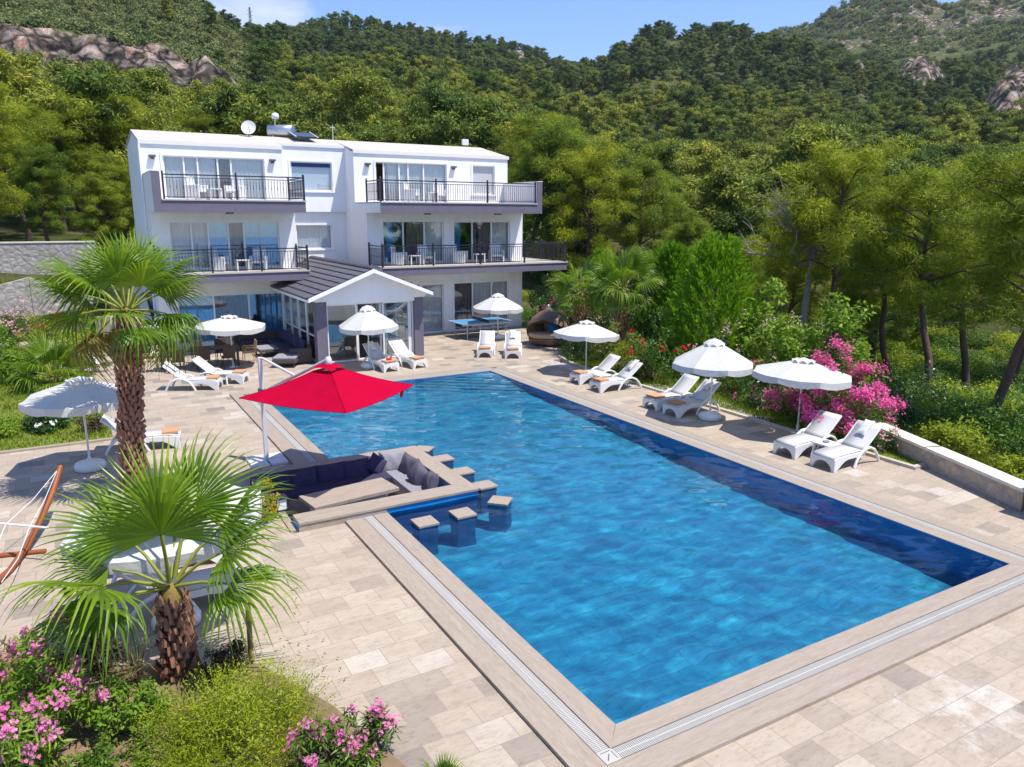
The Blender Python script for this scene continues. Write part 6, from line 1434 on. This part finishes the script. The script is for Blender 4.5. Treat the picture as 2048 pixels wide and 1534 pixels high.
x, y = polar(1312, 36); fan_palm(x, y, -.5, 3.4, .24, .2, 20, .9, 35, 'farther fan palm partly behind the feathery conifer', GPs, -40, 82)
fan_palm(-5.85, 23.4, -.03, .25, .12, .10, 16, .85, 37, 'low fan palm growing on the lawn', None, -5, 80, boots=False)
fan_palm(-2.32, -.28, -.03, .05, .05, .04, 7, .24, 39, 'spiky young palm at the bottom edge of the planting bed', None, 35, 85, boots=False)

# ================================================================= SHRUBS
ring = MB(); ring.lathe([(0, .0), (.62, .0), (.66, -.02)], 24); o = ring.build('soil_ring', MT['soil']); o.location = (-4.25, 11.1, DZ+.012); tag(o, 'round patch of earth at the tall palm foot', None, None, 'structure')
shrub('oleander_bush', 'large oleander covered in pink blossom behind the pair of bare loungers', 'bush', 13.15, 6.9, -.05, 1.42, 1.3, 1.95, 'leaf_mid', 5200, .15, .032, 64, .30, 51, ('hotpink', 560, .036, 12, .08, .085))
shrub('oleander_bush', 'dark bush with scattered red blossom behind the tall cone parasol', 'bush', 13.35, 9.7, -.05, .95, 1.1, 1.35, 'leaf_dark', 3600, .14, .035, 45, .30, 52, ('hotpink', 34, .034, 9, .2, .06))
shrub('flowering_shrub', 'shrub with pale pink and white blossom between the flat parasol and the big oleander', 'bush', 13.0, 8.3, -.05, .6, .7, 1.2, 'leaf_mid', 2200, .12, .035, 30, .3, 53, ('palepink', 40, .034, 9, .3, .07))
shrub('rose_bush', 'rose bush with red blooms behind the far pair of loungers', 'bush', 12.85, 14.5, -.05, 1.15, 1.1, 1.75, 'leaf_mid', 3800, .11, .05, 50, .28, 54, ('red_petals', 22, .075, 8, .45, .045))
shrub('shrub', 'grey green shrub with arching twigs beside the rose bush', 'bush', 12.9, 16.6, -.05, 1.2, 1.0, 1.45, 'leaf_yellow', 3400, .15, .022, 44, .3, 55, None)
shrub('shrub', 'dark clipped shrub under the far parasol', 'bush', 13.0, 18.6, -.05, .95, 1.0, 1.15, 'leaf_dark', 3600, .08, .04, 44, .3, 56, ('palepink', 10, .035, 7, .4, .05))
shrub('shrub', 'leafy shrub in the flower border near the daybed', 'bush', 13.6, 20.5, -.05, .8, .8, .95, 'leaf_mid', 2400, .09, .04, 36, .3, 57)
shrub('tall_shrub', 'tall light green shrub with large leaves behind the cone parasol', 'bush', 16.6, 12.6, -.3, 1.6, 1.5, 3.3, 'leaf_light', 4600, .20, .085, 60, .26, 58, ('palepink', 36, .034, 9, .3, .08))
shrub('tall_shrub', 'tall light green shrub beside the leaning pine trunk', 'bush', 18.6, 11.4, -.6, 1.3, 1.4, 3.5, 'leaf_light', 3800, .20, .085, 50, .27, 59)
shrub('shrub', 'pink flowering shrub behind the rose bush', 'bush', 15.2, 13.2, -.1, 1.0, 1.0, 2.1, 'leaf_mid', 2600, .13, .035, 36, .3, 60, ('palepink', 60, .034, 9, .3, .08))
shrub('hedge', 'dense dark green hedge at the corner of the villa', 'hedge', 17.2, 27.0, -.2, 1.3, 2.6, 3.0, 'leaf_dark', 7000, .13, .07, 90, .22, 61, None)
shrub('oleander_bush', 'oleander with crimson blossom behind the daybed', 'bush', 15.6, 25.2, -.1, .9, .8, 2.2, 'leaf_dark', 2800, .14, .035, 40, .3, 62, ('hotpink', 42, .036, 10, .3, .075))
shrub('oleander_bush', 'pale pink oleander between the fan palm trunks', 'bush', 16.1, 22.4, -.1, 1.2, 1.0, 2.2, 'leaf_dark', 3200, .14, .035, 44, .3, 63, ('palepink', 70, .034, 9, .3, .08))
shrub('oleander_bush', 'pink dotted oleander below the round crowned fan palm', 'bush', 16.3, 20.0, -.1, 1.1, 1.0, 1.9, 'leaf_dark', 3000, .14, .035, 44, .3, 64, ('palepink', 36, .034, 9, .3, .08))
shrub('hedge', 'dark glossy laurel behind the rose bush', 'hedge', 16.6, 17.0, -.2, 1.5, 1.8, 2.6, 'leaf_dark', 6000, .12, .06, 80, .22, 65, None)
shrub('shrub', 'low dark shrub behind the garden kerb by the cone parasol', 'bush', 13.8, 11.7, -.05, .9, 1.0, 1.0, 'leaf_mid', 2800, .10, .04, 40, .3, 66, ('hotpink', 8, .034, 8, .3, .05))
shrub('shrub', 'tuft of flowers at the low wall next to the white lounger', 'bush', 12.55, 5.2, -.05, .32, .4, .6, 'leaf_mid', 700, .09, .03, 18, .4, 67, ('palepink', 24, .03, 7, .2, .05))
for i, (x, y, s, m_, l) in enumerate(((14.6, 4.6, .8, 'leaf_yellow', 'yellowish bush just over the low wall'), (15.8, 3.0, .9, 'leaf_mid', 'green bush over the low wall near the pillar'), (13.9, 2.6, .6, 'leaf_yellow', 'small bush close behind the low wall near its pillar end'), (17.5, 5.6, 1.1, 'leaf_mid', 'broad low bush under the straight trunk pine'), (19.5, 8.5, 1.3, 'leaf_dark', 'dark bush in the shade of the pines behind the oleander'), (16.0, 7.3, 1.0, 'leaf_dark', 'dark bush right behind the large oleander'))):
    shrub('shrub', l, 'bush', x, y, TZ(x, y)-.05, s, s, s*1.0, m_, 2400, .12, .045, 36, .32, 70+i)
# thuja: upright feathery cones
def thuja(x, y, z, H, r_, seed, label):
    rg = np.random.default_rng(seed); root = empty('thuja', (x, y, z), 0, label, 'conifer'); mb = MB(); tm = MB(); tm.tube([(0, 0, 0), (0, 0, H*.8)], [.10, .03], 8); tm.build('trunk', MT['bark'], root)
    ns = 170; V = []
    for i in range(ns):
        t = (i+.5)/ns; zb = H*(.04+.84*t); a = i*2.399; rad = r_*(1-t)**.62*rg.uniform(.75, 1.12); 
        d = nrm(np.array([math.cos(a)*.62, math.sin(a)*.62, .95])); b = np.array([math.cos(a)*rad*.55, math.sin(a)*rad*.55, zb]); ln = (.45+.55*(1-t))*rg.uniform(.75, 1.15)*r_*.78
        e = b+d*ln; n = 62; f = rg.random(n)**.8; p = b+(e-b)*f[:, None]+rg.normal(size=(n, 3))*(.065*(1-f[:, None]*.7))*r_*.8
        dd = d+rg.normal(size=(n, 3))*.38; v, F = leafq(p, dd, rg.uniform(.16, .34, n), rg.uniform(.04, .08, n), rg); mb.add(v, F)
    mb.build('crown', MT['thuja'], root); return root
x, y = polar(1440, 29.5); thuja(x, y, -.4, 5.45, 2.2, 81, 'large bright feathery thuja behind the rose bed')
x, y = polar(1352, 33); thuja(x, y, -.4, 5.2, 1.5, 82, 'second feathery thuja beside the round crowned fan palm')
x, y = polar(1210, 38); thuja(x, y, -.4, 4.6, 1.3, 83, 'slender thuja between the fan palms and the villa')
# lawn side plants
LGs = None
shrub('flowering_shrub', 'tall pink flowering shrub against the lower retaining wall', 'bush', -7.6, 33.5, 0, 1.1, .9, 1.8, 'leaf_mid', 2400, .13, .04, 36, .3, 90, ('palepink', 70, .05, 8, .35, .10))
shrub('flowering_shrub', 'orange leaved shrub before the retaining wall', 'bush', -6.2, 32.0, 0, .9, .8, 1.5, 'leaf_yellow', 2000, .12, .04, 30, .3, 91, ('red_petals', 24, .04, 7, .35, .07))
shrub('shrub', 'round green shrub at the far side of the lawn', 'bush', -8.2, 29.5, 0, 1.0, 1.0, 1.3, 'leaf_light', 2400, .13, .05, 34, .3, 92)
shrub('shrub', 'dark leaved shrub with a white bloom on the near lawn', 'bush', -6.0, 17.6, -.02, .50, .45, .72, 'leaf_dark', 1700, .20, .035, 26, .3, 93, ('white_petals', 4, .06, 7, .2, .04))
shrub('shrub', 'small olive shrub at the lawn kerb by the tall palm', 'bush', -4.85, 16.9, -.02, .36, .36, .5, 'leaf_bronze', 1100, .07, .03, 22, .34, 94)
shrub('shrub', 'low green plants spread at the picture edge on the lawn', 'bush', -7.2, 17.4, -.02, .75, .5, .38, 'leaf_light', 1500, .12, .035, 26, .4, 95)
shrub('shrub', 'white flowering shrub behind the tall palm trunk', 'bush', -4.9, 25.6, -.02, .7, .6, .8, 'leaf_mid', 1700, .10, .04, 28, .32, 96, ('white_petals', 34, .045, 7, .3, .06))
shrub('shrub', 'yellow green shrub beside the low lawn palm', 'bush', -5.0, 28.2, -.02, .8, .8, 1.6, 'leaf_yellow', 2000, .13, .04, 30, .3, 97)
shrub('shrub', 'young tree like shrub with round leaves on the lawn edge', 'bush', -7.0, 24.6, -.02, .55, .5, 1.5, 'leaf_light', 1500, .13, .07, 24, .34, 98)
shrub('shrub', 'leafy shrub in the gap between lawn and ramp wall', 'bush', -4.3, 31.2, -.02, .8, .7, 1.5, 'leaf_light', 1900, .12, .05, 30, .3, 99)
# foreground bed
shrub('oleander_bush', 'pink oleander in the near bed at the picture corner', 'bush', -5.95, 3.0, -.03, .85, .95, 1.2, 'leaf_light', 5600, .135, .026, 64, .24, 110, ('pink', 300, .024, 10, .30, .040), up=.5)
shrub('shrub', 'whitish leaved twiggy shrub behind the pink oleander of the near bed', 'bush', -6.15, 4.55, -.03, .5, .35, .55, 'leaf_yellow', 1300, .05, .028, 26, .32, 111)
shrub('shrub', 'dark purple leaved shrub beside the near pink oleander', 'bush', -5.25, 4.15, -.03, .38, .3, .72, 'leaf_bronze', 1700, .05, .03, 28, .28, 112)
shrub('shrub', 'small bright green shrub at the foot of the small palm', 'bush', -4.95, 2.75, -.03, .46, .42, .48, 'leaf_light', 2400, .06, .035, 26, .34, 113)
shrub('shrub', 'bronze leaved shrub beside the wooden post', 'bush', -3.72, 3.25, -.03, .26, .24, .55, 'leaf_bronze', 1300, .05, .022, 24, .3, 114, up=.6)
def sprigs(root, rg):
    mb = MB()
    for i in range(1100):
        a = rg.uniform(0, 6.28); r_ = .95*rg.random()**.5; b = np.array([math.cos(a)*r_*.5, math.sin(a)*r_*.5, 0]); d = nrm(np.array([math.cos(a)*r_*1.1, math.sin(a)*r_*1.1, rg.uniform(.5, 1.1)])); ln = rg.uniform(.45, .92); n = 22
        f = np.linspace(.25, 1, n); p = b+d*ln*f[:, None]+np.array([0, 0, -.12])*ln*f[:, None]**2*r_; dd = d+rg.normal(size=(n, 3))*.6
        v, F = leafq(p, dd, rg.uniform(.022, .05, n), .011, rg); mb.add(v, F)
    mb.build('sprig', MT['leaf_yellow'], root)
shrub('shrub', 'feathery yellow green shrub filling the front of the near bed', 'bush', -3.88, 1.78, -.03, .76, .72, .76, 'leaf_yellow', 7500, .06, .014, 80, .30, 115, None, up=.6, extra=sprigs)
shrub('oleander_bush', 'pink oleander at the bottom edge beside the feathery shrub', 'bush', -3.05, .95, -.03, .40, .34, .66, 'leaf_mid', 1700, .11, .022, 28, .28, 116, ('pink', 80, .022, 9, .4, .035), up=.7)
shrub('oleander_bush', 'upright pink oleander sprig nearest the deck edge of the bed', 'bush', -2.62, .95, -.03, .18, .18, .66, 'leaf_mid', 700, .11, .022, 14, .5, 117, ('pink', 34, .024, 9, .4, .035), up=.9)
shrub('golden_shrub', 'golden yellow shrub at the end wall of the sunken lounge', 'bush', -2.12, 8.25, -.03, .24, .26, .72, 'leaf_gold', 1500, .05, .03, 28, .32, 118)
shrub('shrub', 'dry tuft of stems beside the small palm', 'bush', -4.75, 3.6, -.03, .16, .16, .7, 'dry_grass', 260, .22, .008, 14, .6, 119, up=1.5)
# grass
def grass(name, poly, n, h, m_, label, zf=None, seed=1, wd=.014):
    rg = np.random.default_rng(seed); P = np.array(poly); lo = P.min(0); hi = P.max(0); pts = rg.uniform(lo, hi, (n*2, 2)); x, y = pts[:, 0], pts[:, 1]; ins = np.zeros(len(pts), bool); j = len(P)-1
    for i in range(len(P)):
        c = ((P[i, 1] > y) != (P[j, 1] > y)) & (x < (P[j, 0]-P[i, 0])*(y-P[i, 1])/(P[j, 1]-P[i, 1]+1e-12)+P[i, 0]); ins ^= c; j = i
    pts = pts[ins][:n]; pz = np.full(len(pts), -.02) if zf is None else zf(pts[:, 0], pts[:, 1])
    patch = .35+1.1*hash_noise(pts[:, 0], pts[:, 1], .9, seed); c = np.stack([pts[:, 0], pts[:, 1], pz], 1); d = rg.normal(size=(len(pts), 3))*.45; d[:, 2] = 1
    V, F = leafq(c, d, h*rg.uniform(.5, 1.3, len(pts))*patch, wd, rg); mb = MB(); mb.add(V, F); return tag(mb.build(name, MT[m_]), label, None, None, 'stuff')
grass('grass', [(-12, 15.95), (-4.5, 15.9), (-4.7, 24), (-5.1, 33), (-12, 34)], 36000, .13, 'grass', 'lawn grass beside the deck', None, 1, .03)
grass('grass', [(11.97, 4.0), (12.9, 4.0), (13.2, 5.8), (16, 8), (16, 20), (12.6, 20), (12.1, 18), (11.98, 14)], 30000, .15, 'grass', 'grass between the garden shrubs and the kerb', lambda x, y: np.full(len(x), -.03), 2, .02)
grass('grass', [(12.2, .6), (22, -3), (26, 10), (15, 8), (13.6, 6)], 30000, .26, 'grass', 'rough grass beyond the low wall', lambda x, y: terrain_z(x, y)-.02, 3, .025)
grass('dry_grass', [(12.2, -2), (24, -6), (26, 6), (13.5, 4)], 9000, .3, 'dry_grass', 'dry grass beyond the low wall', lambda x, y: terrain_z(x, y)-.02, 4, .02)
def litter():
    rg = np.random.default_rng(15); n = 700; x = rg.uniform(-6.6, -2.4, n); y = rg.uniform(-.6, 5.2, n); c = np.stack([x, y, np.full(n, -.012)], 1); d = rg.normal(size=(n, 3)); d[:, 2] = rg.uniform(.0, .25, n)
    V, F = leafq(c, d, rg.uniform(.03, .09, n), .02, rg); mb = MB(); mb.add(V, F, 0); k = rg.random(n) < .2
    return tag(mb.build('fallen_leaves', MT['palm_dry']), 'dry fallen leaves on the bed and deck', None, None, 'stuff')
litter()
shrub('ground_cover', 'low dark green creeping plants between the near pink oleander and the palm', 'plant', -5.1, 1.9, -.03, .55, .6, .22, 'leaf_mid', 1800, .07, .03, 40, .5, 120, None, False)
shrub('ground_cover', 'low creeping plants at the bottom edge beside the feathery shrub', 'plant', -4.95, 1.2, -.03, .35, .5, .16, 'leaf_light', 1000, .06, .028, 30, .5, 121, None, False)
grass('grass', [(-11, 6.3), (-6.6, 5.0), (-5, 4), (-3.4, 3.2), (-2.8, 1.9), (-2.4, .3), (-2.3, -2), (-11, -2)], 900, .10, 'dry_grass', 'sparse dry grass in the planting bed', None, 5, .01)
grass('grass', [(-24, 36.5), (-3.8, 36.6), (-3.8, 43.6), (-24, 43.8)], 12000, .35, 'grass', 'grass on the terrace between the retaining walls', lambda x, y: terrain_z(x, y)-.02, 6, .05)
# ================================================================= AIR
mb = MB(); mb.box(CAM_LOC[0]-2700, CAM_LOC[0]+2700, CAM_LOC[1]-2700, CAM_LOC[1]+2700, -71.5, 420)
m, t, o = mat('haze_air'); pv = N(t, 'ShaderNodeVolumePrincipled'); pv.inputs['Color'].default_value = (.80, .88, 1.0, 1); pv.inputs['Density'].default_value = .00008; pv.inputs['Anisotropy'].default_value = .2
t.links.new(pv.outputs[0], o.inputs['Volume']); hz = mb.build('haze', m); tag(hz, 'thin blue haze over the distant hills', None, None, 'stuff')
